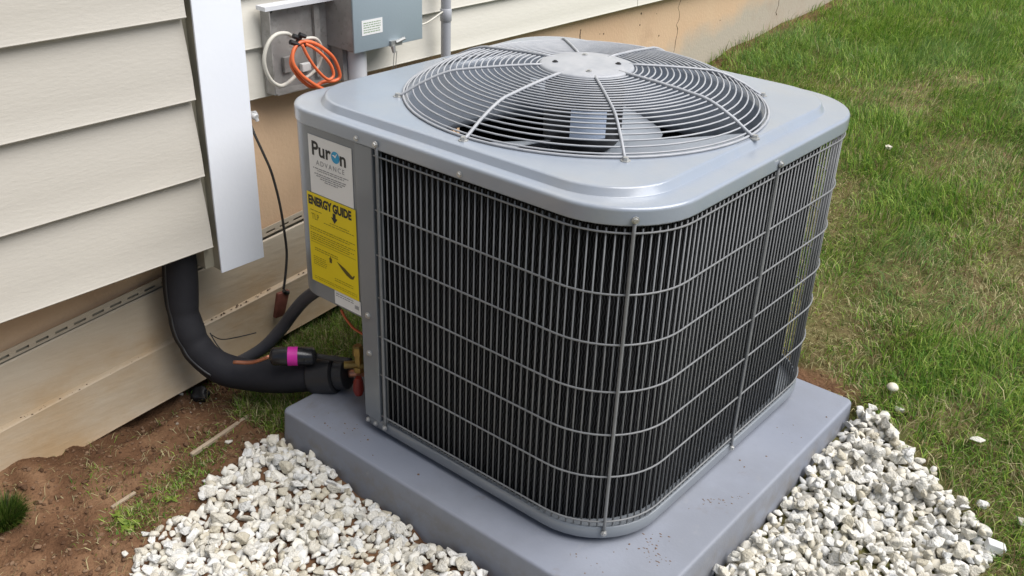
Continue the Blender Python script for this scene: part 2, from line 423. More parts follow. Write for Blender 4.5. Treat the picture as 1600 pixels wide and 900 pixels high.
gx = np.concatenate([-0.95-np.geomspace(0.02, 80, 34)[::-1], np.arange(-0.95, 1.75, 0.009), 1.75+np.geomspace(0.02, 80, 34)])
gy = np.concatenate([-1.35-np.geomspace(0.02, 80, 34)[::-1], np.arange(-1.35, 1.5, 0.009), 1.5+np.geomspace(0.012, 80, 60)])
X, Y = np.meshgrid(gx, gy, indexing='xy')
Z = ground_h(X, Y)
nx, ny = len(gx), len(gy)
me = bpy.data.meshes.new('ground')
co = np.stack([X.ravel(), Y.ravel(), Z.ravel()], 1)
idx = np.arange(nx*ny).reshape(ny, nx)
q = np.stack([idx[:-1,:-1].ravel(), idx[:-1,1:].ravel(), idx[1:,1:].ravel(), idx[1:,:-1].ravel()], 1)
me.vertices.add(nx*ny); me.vertices.foreach_set('co', co.ravel())
me.loops.add(q.size); me.loops.foreach_set('vertex_index', q.ravel())
me.polygons.add(len(q)); me.polygons.foreach_set('loop_start', np.arange(0, q.size, 4))
me.polygons.foreach_set('use_smooth', np.ones(len(q), bool))
me.update(calc_edges=True)
at_ = me.attributes.new('soil', 'FLOAT', 'POINT'); at_.data.foreach_set('value', soil(X, Y).ravel().astype(np.float32))
def _ground(M, nt, b, tc):
    N, L = nt.nodes, nt.links
    a = N.new('ShaderNodeAttribute'); a.attribute_name = 'soil'
    src = b.inputs['Base Color'].links[0].from_socket
    n = N.new('ShaderNodeTexNoise'); n.inputs['Scale'].default_value = 7; n.inputs['Detail'].default_value = 10; n.inputs['Roughness'].default_value = 0.68
    L.new(tc.outputs['Object'], n.inputs['Vector'])
    cr = N.new('ShaderNodeValToRGB'); e = cr.color_ramp.elements
    e[0].position = 0.3; e[0].color = (0.066, 0.032, 0.016, 1); e[1].position = 0.68; e[1].color = (0.25, 0.148, 0.083, 1)
    k = e.new(0.5); k.color = (0.140, 0.074, 0.039, 1)
    L.new(n.outputs[0], cr.inputs[0])
    x = N.new('ShaderNodeMix'); x.data_type = 'RGBA'
    L.new(a.outputs['Fac'], x.inputs[0]); L.new(src, x.inputs[6]); L.new(cr.outputs[0], x.inputs[7])
    L.new(x.outputs[2], b.inputs['Base Color'])
me.materials.append(pmat('soil_and_thatch', (0.095, 0.105, 0.032), (0.17, 0.135, 0.062), 14, 0.95, bump=0.7, bscale=130, extra=_ground, spec=0.2, bdist=0.01))
g_ob = link('ground', me); g_ob['kind'] = 'structure'
g_ob['label'] = 'brown soil and thatch sloping up along the house wall'

# ------------------------------------------------------------------ house
XF = -0.73          # foundation face
house = thing('house', 'house wall with cream vinyl siding over a tan foundation', 'house', (XF-0.1, 0, 0))
b = MB()
ys = np.linspace(-3.2, 9.0, 60)
b.box(XF-0.2, XF, -3.2, 9.0, -0.5, 0.66)
b.obj('foundation', MAT['found'], house)
def crack(y, za, zb, r, wob):
    n_ = 14; P_ = [(XF+0.0003, y+wob*(vnoise(np.array(k*0.7+y*9), np.array(1.3))-0.5), za+(zb-za)*k/(n_-1)) for k in range(n_)]
    b = MB(); b.add(*tube(P_, [r*(0.5+0.8*random.random()) for _ in P_], 5)); b.obj('crack', MAT['dark_crack'], house)
crack(0.992, 0.535, 0.567, 0.0022, 0.004); crack(1.568, 0.395, 0.585, 0.0010, 0.03); crack(-0.545, 0.30, 0.40, 0.0022, 0.006); crack(2.35, 0.42, 0.60, 0.0012, 0.03)
for k in range(16):
    yy, zz = rng.uniform(0.8, 3.2), rng.uniform(0.45, 0.58); b = MB(); b.add(*tube([(XF-0.001, yy, zz), (XF+0.0006, yy, zz)], rng.uniform(0.0015, 0.004), 7)); b.obj('pock_mark', MAT['dark_crack'], house)
b = MB().box(XF-0.2, XF-0.012, -3.2, 9.0, 0.662, 2.9); b.obj('wall_sheathing', MAT['channel'], house)

def plank(name, xb, z0, hgt, y0, y1, mat, out=0.016, lip=0.010, bow=0.0025):
    """one clapboard course: bowed face leaning out to a butt edge with a returned lip"""
    prof = [(xb-out, z0+hgt), (xb-out*0.62+bow, z0+hgt*0.62), (xb-out*0.28+bow, z0+hgt*0.28), (xb-0.0015, z0+0.006), (xb, z0+0.002), (xb-0.0015, z0), (xb-lip, z0+0.0005), (xb-lip, z0+0.006)]
    yy = [y0, y1]
    M = MB(); M.loft([[(p[0], y, p[1]) for p in prof] for y in yy], closed=False)
    # thin end edges
    for y, s in ((y0, 1), (y1, -1)):
        n = len(prof); V = [(p[0], y, p[1]) for p in prof]+[(p[0]-0.0015, y, p[1]) for p in prof]
        M.add(V, [((i, i+1, n+i+1, n+i) if s > 0 else (i+1, i, n+i, n+i+1)) for i in range(n-1)])
    return M.obj(name, mat, house, smooth=True, auto=35)
# far wall: courses 0.109 m, first one with an overlap joint
XS = -0.70
ex = 0.1085
for k in range(20):
    z = 0.606+k*ex
    if k == 0:
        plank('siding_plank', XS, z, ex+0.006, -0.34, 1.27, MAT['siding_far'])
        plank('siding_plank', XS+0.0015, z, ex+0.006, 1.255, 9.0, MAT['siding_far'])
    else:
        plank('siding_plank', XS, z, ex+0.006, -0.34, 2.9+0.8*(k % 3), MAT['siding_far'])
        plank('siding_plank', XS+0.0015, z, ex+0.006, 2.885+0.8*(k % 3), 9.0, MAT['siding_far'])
# projecting chase on the near side
XN = -0.56; exn = 0.1535; zn = 0.3765
for k in range(15):
    plank('siding_plank', XN, zn+k*exn, exn+0.007, -3.2, -0.4665, MAT['siding'], out=0.020, lip=0.014, bow=0.002)
b = MB().box(-0.7185, -0.584, -3.2, -0.362, 0.395, 2.7); b.obj('chase_wall', MAT['channel'], house)
V, F = bevbox(-0.5600, -0.5555, -0.4565, -0.350, 0.3165, 2.72, 0.0008)
b = MB().add(V, F); b.obj('corner_trim', MAT['trim'], house)
b = MB().box(-0.612, -0.5605, -0.4550, -0.3535, 0.3205, 2.70); b.box(-0.612, -0.5825, -0.4765, -0.4551, 0.3235, 2.70); b.obj('trim_channel', MAT['channel'], house)
b = MB().box(-0.700, -0.590, -0.360, -0.3525, 0.34, 2.7); b.obj('side_trim', MAT['trim'], house)

# ------------------------------------------------------------------ loose siding panel at the foot of the wall
loose = thing('loose_siding_panel', 'dirty two-course vinyl siding panel with a slotted top strip leaning on the foundation', 'siding panel', (-0.70, -0.5, 0.0))
Y0, Y1 = -1.6, 0.42
zt = lambda y: 0.285+0.098*(y+0.115)
def strip(prof, y0=Y0, y1=Y1, n=28):
    M = MB(); yy = np.linspace(y0, y1, n)
    M.loft([[(p[0]+0.002*math.sin(y*3.1+1), y, zt(y)+p[1]+0.0015*math.sin(y*7)) for p in prof] for y in yy], closed=False)
    return M
strip([(-0.7130, -0.0035), (-0.7085, 0.000), (-0.7055, -0.003), (-0.7035, -0.040), (-0.700, -0.085), (-0.696, -0.1195)]).obj('upper_course', MAT['loose'], loose, smooth=True, auto=40)
strip([(-0.699, -0.1185), (-0.690, -0.1205), (-0.6855, -0.1215), (-0.6838, -0.1235), (-0.6838, -0.127), (-0.681, -0.150), (-0.676, -0.200), (-0.669, -0.238), (-0.667, -0.242), (-0.670, -0.2455), (-0.682, -0.244), (-0.683, -0.236)]).obj('lower_course', MAT['loose'], loose, smooth=True, auto=40)
M = MB(); xh = -0.7155
def hem(y0, y1, a, c):
    M.add([(xh, y0, zt(y0)+a), (xh, y1, zt(y1)+a), (xh, y1, zt(y1)+c), (xh, y0, zt(y0)+c),
           (xh-0.0016, y0, zt(y0)+a), (xh-0.0016, y1, zt(y1)+a), (xh-0.0016, y1, zt(y1)+c), (xh-0.0016, y0, zt(y0)+c)],
          [(0,1,2,3), (7,6,5,4), (0,4,5,1), (3,2,6,7), (1,5,6,2), (0,3,7,4)])
y = Y0
hem(Y0, Y1, 0.0005, 0.0055); hem(Y0, Y1, 0.0110, 0.0215)
while y < Y1-0.05:
    hem(y, y+0.014, 0.0056, 0.0109); y += 0.040
M.obj('nailing_strip', MAT['loose'], loose)
b = MB(); b.loft([[(-0.7225, y, zt(y)-0.24), (-0.7225, y, zt(y)+0.0105)] for y in np.linspace(Y0, Y1, 20)], closed=False)
b.obj('panel_back', MAT['channel'], loose)
b = MB()
for i in range(70):
    y = rng.choice([rng.uniform(-1.1, 0.2), rng.normal(-0.78, 0.05), rng.normal(-0.33, 0.05)]); x = rng.uniform(-0.695, -0.686); z = zt(y)-0.1205; r = rng.uniform(0.0008, 0.0028)
    V = [(x+r*math.cos(t)*0.8, y+r*1.5*math.sin(t), z) for t in (0, 1.5, 3.1, 4.6)]+[(x, y, z+r*rng.uniform(.6, 1.4))]
    b.add(V, [(0, 1, 4), (1, 2, 4), (2, 3, 4), (3, 0, 4)])
o = b.obj('ledge_litter', MAT['channel_dirt'], loose); o['kind'] = 'stuff'

# ------------------------------------------------------------------ equipment pad
pad = thing('equipment_pad', 'grey moulded pad under the air conditioner, set in soil', 'equipment pad', (0.07, -0.05, 0.0))
px0, px1, py0, py1 = PAD
def prr(off, z): return rrect(px0+off, px1-off, py0+off, py1-off, 0.014, z, 5, 6)
b = MB(); b.loft([prr(-0.006, -0.03), prr(-0.0012, 0.066), prr(-0.001, 0.0745), prr(0.0002, 0.0775), prr(0.0018, 0.0792), prr(0.0042, 0.0799), prr(0.007, 0.0800), prr(0.016, 0.0801)], cap1=True)
b.obj('pad_slab', MAT['pad'], pad, smooth='area')
# moulding marks and little crumbs of soil lying on the slab
b = MB()
for i in range(15):
    k = i % 3
    if k == 0: x, y = rng.normal(0.40, 0.045), rng.normal(-0.33, 0.05)
    elif k == 1: x, y = rng.uniform(0.42, 0.488), rng.uniform(-0.3, 0.33)
    else: x, y = rng.normal(-0.20, 0.10), rng.uniform(-0.465, -0.42)
    if not (px0+0.012 < x < px1-0.012 and py0+0.012 < y < py1-0.012): continue
    r = rng.uniform(0.0008, 0.0026); a = rng.uniform(0, 6)
    V = [(x+r*math.cos(a+t)*rng.uniform(.7, 1.6), y+r*math.sin(a+t)*rng.uniform(.7, 1.3), 0.0803) for t in (0, 1.5, 3.1, 4.6)]+[(x, y, 0.0803+r*0.9)]
    b.add(V, [(0,1,4), (1,2,4), (2,3,4), (3,0,4)])
for (cx, cy, sx_, sy_, num) in ((0.443, -0.325, 0.022, 0.010, 34), (0.418, -0.285, 0.012, 0.012, 12), (0.452, -0.120, 0.006, 0.022, 26), (0.35, -0.415, 0.03, 0.006, 10), (-0.23, -0.44, 0.03, 0.012, 18), (0.445, 0.17, 0.02, 0.05, 6)):
    for i in range(num):
        x, y = rng.normal(cx, sx_), rng.normal(cy, sy_); x += (y-cy)*0.6
        if not (px0+0.012 < x < px1-0.012 and py0+0.012 < y < py1-0.012): continue
        r = rng.uniform(0.0005, 0.0017); a = rng.uniform(0, 6)
        V = [(x+r*math.cos(a+t)*rng.uniform(.7, 2.6), y+r*math.sin(a+t), 0.0803) for t in (0, 1.5, 3.1, 4.6)]+[(x, y, 0.0803+r*0.6)]
        b.add(V, [(0,1,4), (1,2,4), (2,3,4), (3,0,4)])
o = b.obj('soil_crumbs', pmat('dry_soil', (0.15, 0.09, 0.055), (0.22, 0.15, 0.1), 90, 0.95), pad); o['kind'] = 'stuff'

# ------------------------------------------------------------------ air conditioner
AC = thing('air_conditioner', 'grey outdoor air conditioner with wire grille sides and a domed fan guard', 'air conditioner', (0, 0, 0.0805))
A = 0.400; RC = 0.140
PM, GM = MAT['paint'], MAT['guard']
# base pan, its near left corner cut off
def pan(off, z):
    pts = rrect(-A-off, A+off, -A-off, A+off, (0.005, RC+off, RC+off, RC+off), z, 10, 6)
    out = []
    c = 0.590+off*1.4
    for (x, y, zz) in pts:
        s = -(x+y)
        if s > c: # project on the cut line x+y=-c
            d = (s-c)/2; x += d; y += d
        out.append((x, y, zz))
    return out
b = MB(); b.loft([pan(-0.014, 0.0905), pan(-0.004, 0.0908), pan(0.0008, 0.0930), pan(0.0025, 0.098), pan(0.0025, 0.1145), pan(0.0005, 0.1165), pan(-0.0028, 0.1165), pan(-0.0034, 0.1155), pan(-0.0036, 0.096)], cap1=True, cap0=True)
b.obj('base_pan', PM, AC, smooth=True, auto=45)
b = MB()
for fx, fy in ((0.25, -0.25), (-0.1, -0.3), (0.28, 0.28), (-0.25, 0.25)):
    b = MB(); b.add(*cyl((fx, fy, 0.0802), (fx, fy, 0.0910), 0.03)); b.obj('foot', MAT['dark'], AC)

# inner coil: dark finned sheet set in behind the grille, open towards the service corner
def path_outline(off, r, z, y_end_left=0.06):
    pts = [(-0.150, -A+off)]
    cs = [(A-off-r, -A+off+r, 270), (A-off-r, A-off-r, 0), (-A+off+r, A-off-r, 90)]
    for cx, cy, a0 in cs:
        for k in range(13): pts.append((cx+r*math.cos(R_(a0+90*k/12)), cy+r*math.sin(R_(a0+90*k/12))))
    pts.append((-A+off, y_end_left))
    return [(p[0], p[1], z) for p in pts]
def resample(P, step):
    P = np.array(P); d = np.r_[0, np.cumsum(np.linalg.norm(np.diff(P, axis=0), axis=1))]
    n = int(d[-1]/step); s = (np.arange(n+1))*d[-1]/n
    return np.stack([np.interp(s, d, P[:, i]) for i in range(3)], 1), s
b = MB()
Pc, _ = resample(path_outline(0.026, 0.16, 0.0), 0.0042)
Pc2, _ = resample(path_outline(0.0245, 0.16, 0.0), 0.0042)
zz = [(i % 2)*1.0 for i in range(len(Pc))]
n = min(len(Pc), len(Pc2))
pts = [Pc[i] if i % 2 else Pc2[i] for i in range(n)]
b.loft([[(p[0], p[1], 0.0975) for p in pts], [(p[0], p[1], 0.676) for p in pts]], closed=False)
b.obj('condenser_coil', MAT['coil'], AC)

# service side: front strip, corner panel with labels, recessed sheet below it
def lpath(off, z, x_end=-0.185, y_end=0.06):
    r = 0.080+off; pts = [(x_end, -A-off)]
    cx, cy = -A-off+r, -A-off+r
    for k in range(15): pts.append((cx+r*math.cos(R_(270-90*k/14)), cy+r*math.sin(R_(270-90*k/14))))
    pts.append((-A-off, y_end)); return [(p[0], p[1], z) for p in pts]
b = MB()
outer = [lpath(0, 0.330), lpath(0, 0.678)]
b.loft(outer, closed=False)
inner0 = lpath(-0.012, 0.330); 
b.loft([inner0, lpath(-0.001, 0.3285), outer[0]], closed=False)
cen = [(-0.17, -0.2, 0.334)]
fl = lpath(-0.008, 0.334); b.add(fl+[(-0.19, 0.06, 0.334)], [tuple(range(len(fl)+1))])
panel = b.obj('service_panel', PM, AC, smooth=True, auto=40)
b = MB(); V, F = bevbox(-0.189, -0.1455, -0.4035, -0.380, 0.1125, 0.6785, 0.0018); b.add(V, F)
b.box(-0.1885, -0.1865, -0.379, -0.345, 0.117, 0.328)
post = b.obj('corner_post', PM, AC)
b = MB(); b.loft([[(-0.186, -0.346, z), (-0.20, -0.30, z), (-0.300, -0.20, z), (-0.385, -0.16, z), (-0.385, 0.06, z)] for z in (0.117, 0.333)], closed=False)
b.obj('valve_panel', PM, AC)

# screws
def screw(p, axis, parent, r=0.0045):
    d = np.array(axis, float); p = np.array(p)
    b = MB(); b.add(*tube([p-d*0.001, p+d*0.0015, p+d*0.0016, p+d*0.0045], [r*1.5, r*1.5, r, r*0.85], 8))
    b.obj('screw', MAT['steel'], parent)
for z in (0.344, 0.262): screw((-0.170, -0.4036, z), (0, -1, 0), AC)
for x, z in ((-0.182, 0.1025), (-0.160, 0.1035)): screw((x, -0.4027, z), (0, -1, 0), AC, 0.0035)

# wire grille
grille = MB()
HP = path_outline(-0.0022, RC+0.0022, 0.0); HP[0] = (-0.142, HP[0][1], 0)
def hwire(z, r=0.0017):
    b = MB(); P, _ = resample(HP, 0.016)
    b.add(*tube([(p[0], p[1], z) for p in P], r, 6)); return b
VP, s = resample([(p[0], p[1], 0) for p in path_outline(0.0012, RC-0.0012, 0.0)], 0.001)
VP = VP[10:]
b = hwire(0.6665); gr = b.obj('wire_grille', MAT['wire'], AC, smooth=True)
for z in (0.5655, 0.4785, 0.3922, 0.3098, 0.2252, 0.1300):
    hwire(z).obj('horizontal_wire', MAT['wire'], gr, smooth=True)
vm = MB(); vm.add(*tube([(0, 0, 0.1185), (0, 0, 0.6725)], 0.00140, 6)); vme = vm.mesh('vertical_wire', MAT['wire'], smooth=True)
step = 0.01345; k = 0; sp = 0.001*len(VP)
while k*step < sp-0.002:
    p = VP[min(int(k*step/0.001), len(VP)-1)]
    o = bpy.data.objects.new('vertical_wire', vme); COL.objects.link(o); o.parent = gr; o.location = (p[0], p[1], 0)
    k += 1
def strap(x, y, nx_, ny_, r=0.0029):
    b = MB(); d = np.array([nx_, ny_, 0.0]); p = np.array([x, y, 0.0])
    b.add(*tube([p+d*0.004+[0, 0, 0.112], p+d*0.0046+[0, 0, 0.125], p+d*0.0046+[0, 0, 0.665], p+d*0.006+[0, 0, 0.69]], r, 8))
    b.obj('grille_strap', MAT['wire'], gr, smooth=True)
    screw(p+d*0.008+[0, 0, 0.690], (nx_, ny_, 0), gr, 0.0038)
    screw(p+d*0.006+[0, 0, 0.108], (nx_, ny_, 0), gr, 0.0038)
strap(-0.131, -A, 0, -1)
q2 = A-RC+RC*math.sqrt(0.5)
strap(q2, -q2, math.sqrt(.5), -math.sqrt(.5))
strap(A, 0.004, 1, 0); strap(q2, q2, math.sqrt(.5), math.sqrt(.5)); strap(0, A, 0, 1)

# top cap
def cap(off, z): return rrect(-A-off, A+off, -A-off, A+off, (0.085+off, RC+off, RC+off, RC+off), z, 12, 12)
def plat(off, z): return rrect(-0.372-off, 0.357+off, -0.377-off, 0.360+off, 0.120+off, z, 12, 12)
FX, FY = 0.010, -0.010
def circ(r, z, ref):
    out = []
    for p in ref:
        a = math.atan2(p[1]-FY, p[0]-FX); out.append((FX+r*math.cos(a), FY+r*math.sin(a), z))
    return out
ref = plat(0, 0)
b = MB()
rings = [cap(0.0005, 0.684), cap(0.001, 0.6795), cap(0.0045, 0.6790), cap(0.005, 0.681), cap(0.005, 0.7005), cap(0.0047, 0.7030), cap(0.0036, 0.7050), cap(0.0018, 0.7063), cap(-0.0006, 0.7069), cap(-0.004, 0.7071)]
rings += [plat(0.0095, 0.7076), plat(0.0065, 0.7079), plat(0.0050, 0.7088), plat(-0.0006, 0.7190), plat(-0.0020, 0.7206), plat(-0.0045, 0.7214), plat(-0.008, 0.7216)]
rings += [circ(0.341, 0.7221, ref), circ(0.337, 0.7221, ref), circ(0.332, 0.7212, ref), circ(0.326, 0.7175, ref), circ(0.323, 0.710, ref), circ(0.315, 0.600, ref), circ(0.330, 0.58, ref)]
b.loft(rings)
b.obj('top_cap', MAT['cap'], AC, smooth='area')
for x, y, nx_, ny_ in ((-0.181, -A-0.005, 0, -1), (0.06, -A-0.005, 0, -1)):
    screw((x, y, 0.688), (nx_, ny_, 0), AC, 0.0035)

# fan guard
DZ = 0.782
def prof_z(r):
    R0, R1, R2 = 0.085, 0.245, 0.336
    if r < R1: return DZ-0.003-0.011*max(0.0, (r-R0)/(R1-R0))**1.5
    t = (r-R1)/(R2-R1); return (DZ-0.014)-(0.044)*(0.55*t+0.45*t*t)
def ring(r, z, wr=0.0019, n=72):
    return [(FX+r*math.cos(2*math.pi*k/n), FY+r*math.sin(2*math.pi*k/n), z) for k in range(n)]
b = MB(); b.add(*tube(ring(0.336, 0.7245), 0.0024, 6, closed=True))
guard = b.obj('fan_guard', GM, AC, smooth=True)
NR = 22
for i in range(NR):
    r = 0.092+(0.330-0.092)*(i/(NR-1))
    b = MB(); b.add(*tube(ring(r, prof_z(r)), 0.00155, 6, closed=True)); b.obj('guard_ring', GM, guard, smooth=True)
for k in range(8):
    a = R_(45*k+2)
    P = [(FX+r*math.cos(a), FY+r*math.sin(a), prof_z(r)+0.003) for r in (0.07, 0.10, 0.15, 0.2, 0.240, 0.255, 0.275, 0.305, 0.330)]
    P.append((FX+0.339*math.cos(a), FY+0.339*math.sin(a), 0.7262))
    P.append((FX+0.350*math.cos(a), FY+0.350*math.sin(a), 0.7242))
    b = MB(); b.add(*tube(P, 0.0026 if k % 2 else 0.0031, 6)); sp_ = b.obj('guard_spoke', GM, guard, smooth=True)
    b = MB(); c = np.array([FX+0.346*math.cos(a), FY+0.346*math.sin(a), 0])
    b.add(*tube([c+[0, 0, 0.7212], c+[0, 0, 0.7235]], 0.0085, 8)); b.add(*tube([c+[0, 0, 0.7236], c+[0, 0, 0.7285]], [0.0055, 0.0045], 6))
    b.obj('guard_clip', MAT['steel'], guard)
# centre plate with a rolled edge and four slots
b = MB(); n = 48
cr = lambda r, z: [(FX+r*math.cos(2*math.pi*k/n), FY+r*math.sin(2*math.pi*k/n), z) for k in range(n)]
b.loft([cr(0.080, DZ-0.006), cr(0.0865, DZ-0.006), cr(0.088, DZ-0.003), cr(0.0865, DZ+0.0005), cr(0.083, DZ+0.002), cr(0.055, DZ+0.003), cr(0.02, DZ+0.0035)], cap0=True, cap1=True)
plate = b.obj('centre_plate', GM, guard, smooth=True, auto=50)
for k in range(4):
    a = R_(90*k+40); c = np.array([FX+0.058*math.cos(a), FY+0.058*math.sin(a), DZ+0.0030])
    t = np.array([-math.sin(a), math.cos(a), 0])
    b = MB(); b.add(*tube([c-[0, 0, 0.001], c+[0, 0, 0.0012]], 0.0055, 10)); b.add(*tube([c+[0, 0, 0.0013], c+[0, 0, 0.003]], 0.003, 6))
    b.obj('plate_bolt', MAT['steel'] if k % 2 else MAT['dark'], plate)
# motor under the plate
b = MB(); b.loft([cr(0.045, 0.630), cr(0.068, 0.636), cr(0.074, 0.645), cr(0.074, 0.745), cr(0.066, 0.756), cr(0.03, 0.760)], cap0=True, cap1=True)
motor = b.obj('fan_motor', MAT['motor'], AC, smooth=True, auto=50)
for k in range(4):
    a = R_(90*k+40); b = MB(); b.add(*cyl((FX+0.058*math.cos(a), FY+0.058*math.sin(a), 0.75), (FX+0.058*math.cos(a), FY+0.058*math.sin(a), DZ-0.004), 0.003, 6)); b.obj('motor_stud', MAT['steel'], motor)
b = MB(); rows = []
for z in (0.664, 0.716):
    rows.append([(FX+0.0752*math.cos(R_(t)), FY+0.0752*math.sin(R_(t)), z) for t in np.linspace(-72, -20, 12)])
b.loft(rows, closed=False); mlab = b.obj('motor_label', MAT['motor_label'], motor, smooth=True)
# fan: hub and three broad pitched blades
b = MB(); b.loft([cr(0.02, 0.585), cr(0.06, 0.588), cr(0.06, 0.622), cr(0.02, 0.628)], cap0=True, cap1=True)
fan = b.obj('fan', MAT['fan'], AC, smooth=True, auto=40)
for k in range(3):
    a0 = R_(120*k-133); b = MB(); top = []; bot = []
    nr, na = 8, 9
    for i in range(nr):
        t = i/(nr-1); r = 0.055+t*0.245
        half = R_(17+17*math.sin(math.pi*(0.15+0.6*t))); sweep = R_(14*t*t)
        rowt = []; rowb = []
        for j in range(na):
            s_ = j/(na-1)*2-1
            a = a0+sweep+half*s_
            pitch = 0.044*(0.55+0.45*t)*s_+0.010*(1-s_*s_)
            z = 0.622+pitch+0.012*t
            rowt.append((FX+r*math.cos(a), FY+r*math.sin(a), z)); rowb.append((FX+r*math.cos(a), FY+r*math.sin(a), z-0.0022))
        top.append(rowt); bot.append(rowb)
    b.loft(top, closed=False); b.loft([list(reversed(x)) for x in bot], closed=False)
    edge_t = top[0]+[r_[-1] for r_ in top[1:-1]]+list(reversed(top[-1]))+[r_[0] for r_ in reversed(top[1:-1])]
    edge_b = bot[0]+[r_[-1] for r_ in bot[1:-1]]+list(reversed(bot[-1]))+[r_[0] for r_ in reversed(bot[1:-1])]
    b.loft([edge_b, edge_t])
    b.obj('fan_blade', MAT['fan'], fan, smooth=True, auto=40)
# floor of the compressor bay and dark compressor
b = MB(); b.loft([cr(0.02, 0.118), cr(0.085, 0.119), cr(0.095, 0.14), cr(0.095, 0.40), cr(0.07, 0.44), cr(0.02, 0.45)], cap1=True)
b.obj('compressor', MAT['motor'], AC, smooth=True, auto=50)

# ---- labels printed and stuck on the service panel
YL = -0.4012
def text_mesh(txt, size, bold=0.0, sx=1.0, space=1.0, align='CENTER'):
    c = bpy.data.curves.new('t', 'FONT'); c.body = txt; c.size = size; c.offset = bold; c.space_character = space
    c.align_x = align; c.align_y = 'CENTER'; c.resolution_u = 3
    o = bpy.data.objects.new('t', c); COL.objects.link(o)
    dg = bpy.context.evaluated_depsgraph_get(); dg.update()
    me = bpy.data.meshes.new_from_object(o.evaluated_get(dg)); 
    bpy.data.objects.remove(o); bpy.data.curves.remove(c)
    V = [(v.co.x*sx, v.co.y) for v in me.vertices]; F = [tuple(p.vertices) for p in me.polygons]; bpy.data.meshes.remove(me)
    return V, F
def put_text(M, txt, cx, cz, size, y, mi=0, **k):
    V, F = text_mesh(txt, size, **k)
    M.add([(cx+v[0], y, cz+v[1]) for v in V], F, mi)
def greek(M, x0, x1, z, y, h, mi=0, lo=0.003, hi=0.011):
    """a line of print too small to read"""
    x = x0
    while x < x1-0.002:
        w = min(random.uniform(lo, hi), x1-x)
        M.add([(x, y, z), (x+w, y, z), (x+w, y, z+h), (x, y, z+h)], [(0, 1, 2, 3)], mi); x += w+random.uniform(0.0012, 0.002)
def sheet(x0, x1, z0, z1, y, name, mat, parent, th=0.0004):
    b = MB(); b.box(x0, x1, y, y+th, z0, z1); return b.obj(name, mat, parent)
# white label
sheet(-0.3170, -0.2000, 0.5500, 0.6630, YL, 'white_label', MAT['paper'], AC)
wl = AC.children[-1]
YT = YL-0.0004
b = MB(); put_text(b, 'Pur', -0.3090, 0.6375, 0.0375, YT, align='LEFT', bold=0.0009); b.obj('lettering', MAT['ink'], wl)
b = MB(); put_text(b, 'n', -0.2330, 0.6352, 0.0375, YT, align='LEFT', bold=0.0009)
b.obj('lettering', MAT['ink'], wl)
b = MB(); n = 24; cx, cz, rr = -0.2435, 0.6352, 0.0112
b.add([(cx+rr*math.cos(2*math.pi*k/n), YT, cz+rr*math.sin(2*math.pi*k/n)) for k in range(n)], [tuple(range(n))])
b.obj('globe_mark', MAT['ink_blue'], wl)
b = MB()
sw = [(-0.0085, 0.003), (-0.004, 0.0015), (0.0, -0.001), (0.003, 0.0035), (0.0055, 0.0075), (0.0035, 0.0078), (0.0005, 0.003), (-0.004, 0.0045)]
b.add([(cx+p[0], YT-0.0003, cz+p[1]) for p in sw], [tuple(range(len(sw)))]); b.obj('globe_swirl', MAT['paper'], wl)
b = MB(); put_text(b, 'ADVANCE', -0.2590, 0.6125, 0.0135, YT, space=1.35); b.obj('lettering', MAT['ink_grey'], wl)
b = MB()
for i, (w, z) in enumerate(((0.096, 0.6005), (0.072, 0.5965), (0.090, 0.5900), (0.080, 0.5860), (0.060, 0.5820), (0.036, 0.5780))):
    greek(b, -0.259-w/2, -0.259+w/2, z, YT, 0.0017)
b.obj('small_print', MAT['ink_grey'], wl)
# yellow label
sheet(-0.3300, -0.1955, 0.3630, 0.5485, YL-0.0005, 'yellow_label', MAT['yellow'], AC)
yl = AC.children[-1]; YT = YL-0.0009
b = MB(); put_text(b, 'ENERGY', -0.3265, 0.5330, 0.0235, YT, align='LEFT', bold=0.0011, sx=0.74); b.obj('lettering', MAT['ink'], yl)
b = MB(); put_text(b, 'GUIDE', -0.2580, 0.5330, 0.0235, YT, align='LEFT', bold=0.0011, sx=0.74)
b.obj('lettering', MAT['ink'], yl)
b = MB(); b.add([(-0.2545+p[0], YT, 0.521+p[1]) for p in ((-0.004, 0.003), (-0.004, -0.006), (-0.009, -0.006), (0.0, -0.017), (0.009, -0.006), (0.004, -0.006), (0.004, 0.003))], [(0, 1, 2, 3, 4, 5, 6)])
b.obj('printed_arrow', MAT['ink'], yl)
b = MB()
put_text(b, 'TLP', -0.3200, 0.5010, 0.017, YT, align='LEFT', sx=0.8)
greek(b, -0.322, -0.290, 0.5135, YT, 0.0014); greek(b, -0.268, -0.215, 0.5005, YT, 0.0014); greek(b, -0.285, -0.200, 0.4955, YT, 0.0014)
for i, z in enumerate((0.478, 0.4735, 0.466, 0.4615, 0.4570, 0.4525)): greek(b, -0.3255, -0.215 if i % 2 else -0.2, z, YT, 0.0015)
b.box(-0.326, -0.2, YT, YT+0.0001, 0.4478, 0.4486)
for z in (0.436, 0.4315): greek(b, -0.316, -0.25, z, YT, 0.0015)
for z in (0.417, 0.413, 0.409, 0.405, 0.401): greek(b, -0.3215, -0.283, z, YT, 0.0013)
for z in (0.3885, 0.384): greek(b, -0.262, -0.21, z, YT, 0.0013)
for z in (0.3745, 0.3705): greek(b, -0.322, -0.2, z, YT, 0.0010)
b.obj('small_print', MAT['ink_soft'], yl)
b = MB()
hs = [(-0.0035, -0.006), (0.0035, -0.006), (0.0035, 0.001), (0.005, 0.001), (0, 0.007), (-0.005, 0.001), (-0.0035, 0.001)]
b.add([(-0.2715+p[0], YT, 0.424+p[1]) for p in hs], [tuple(range(7))])
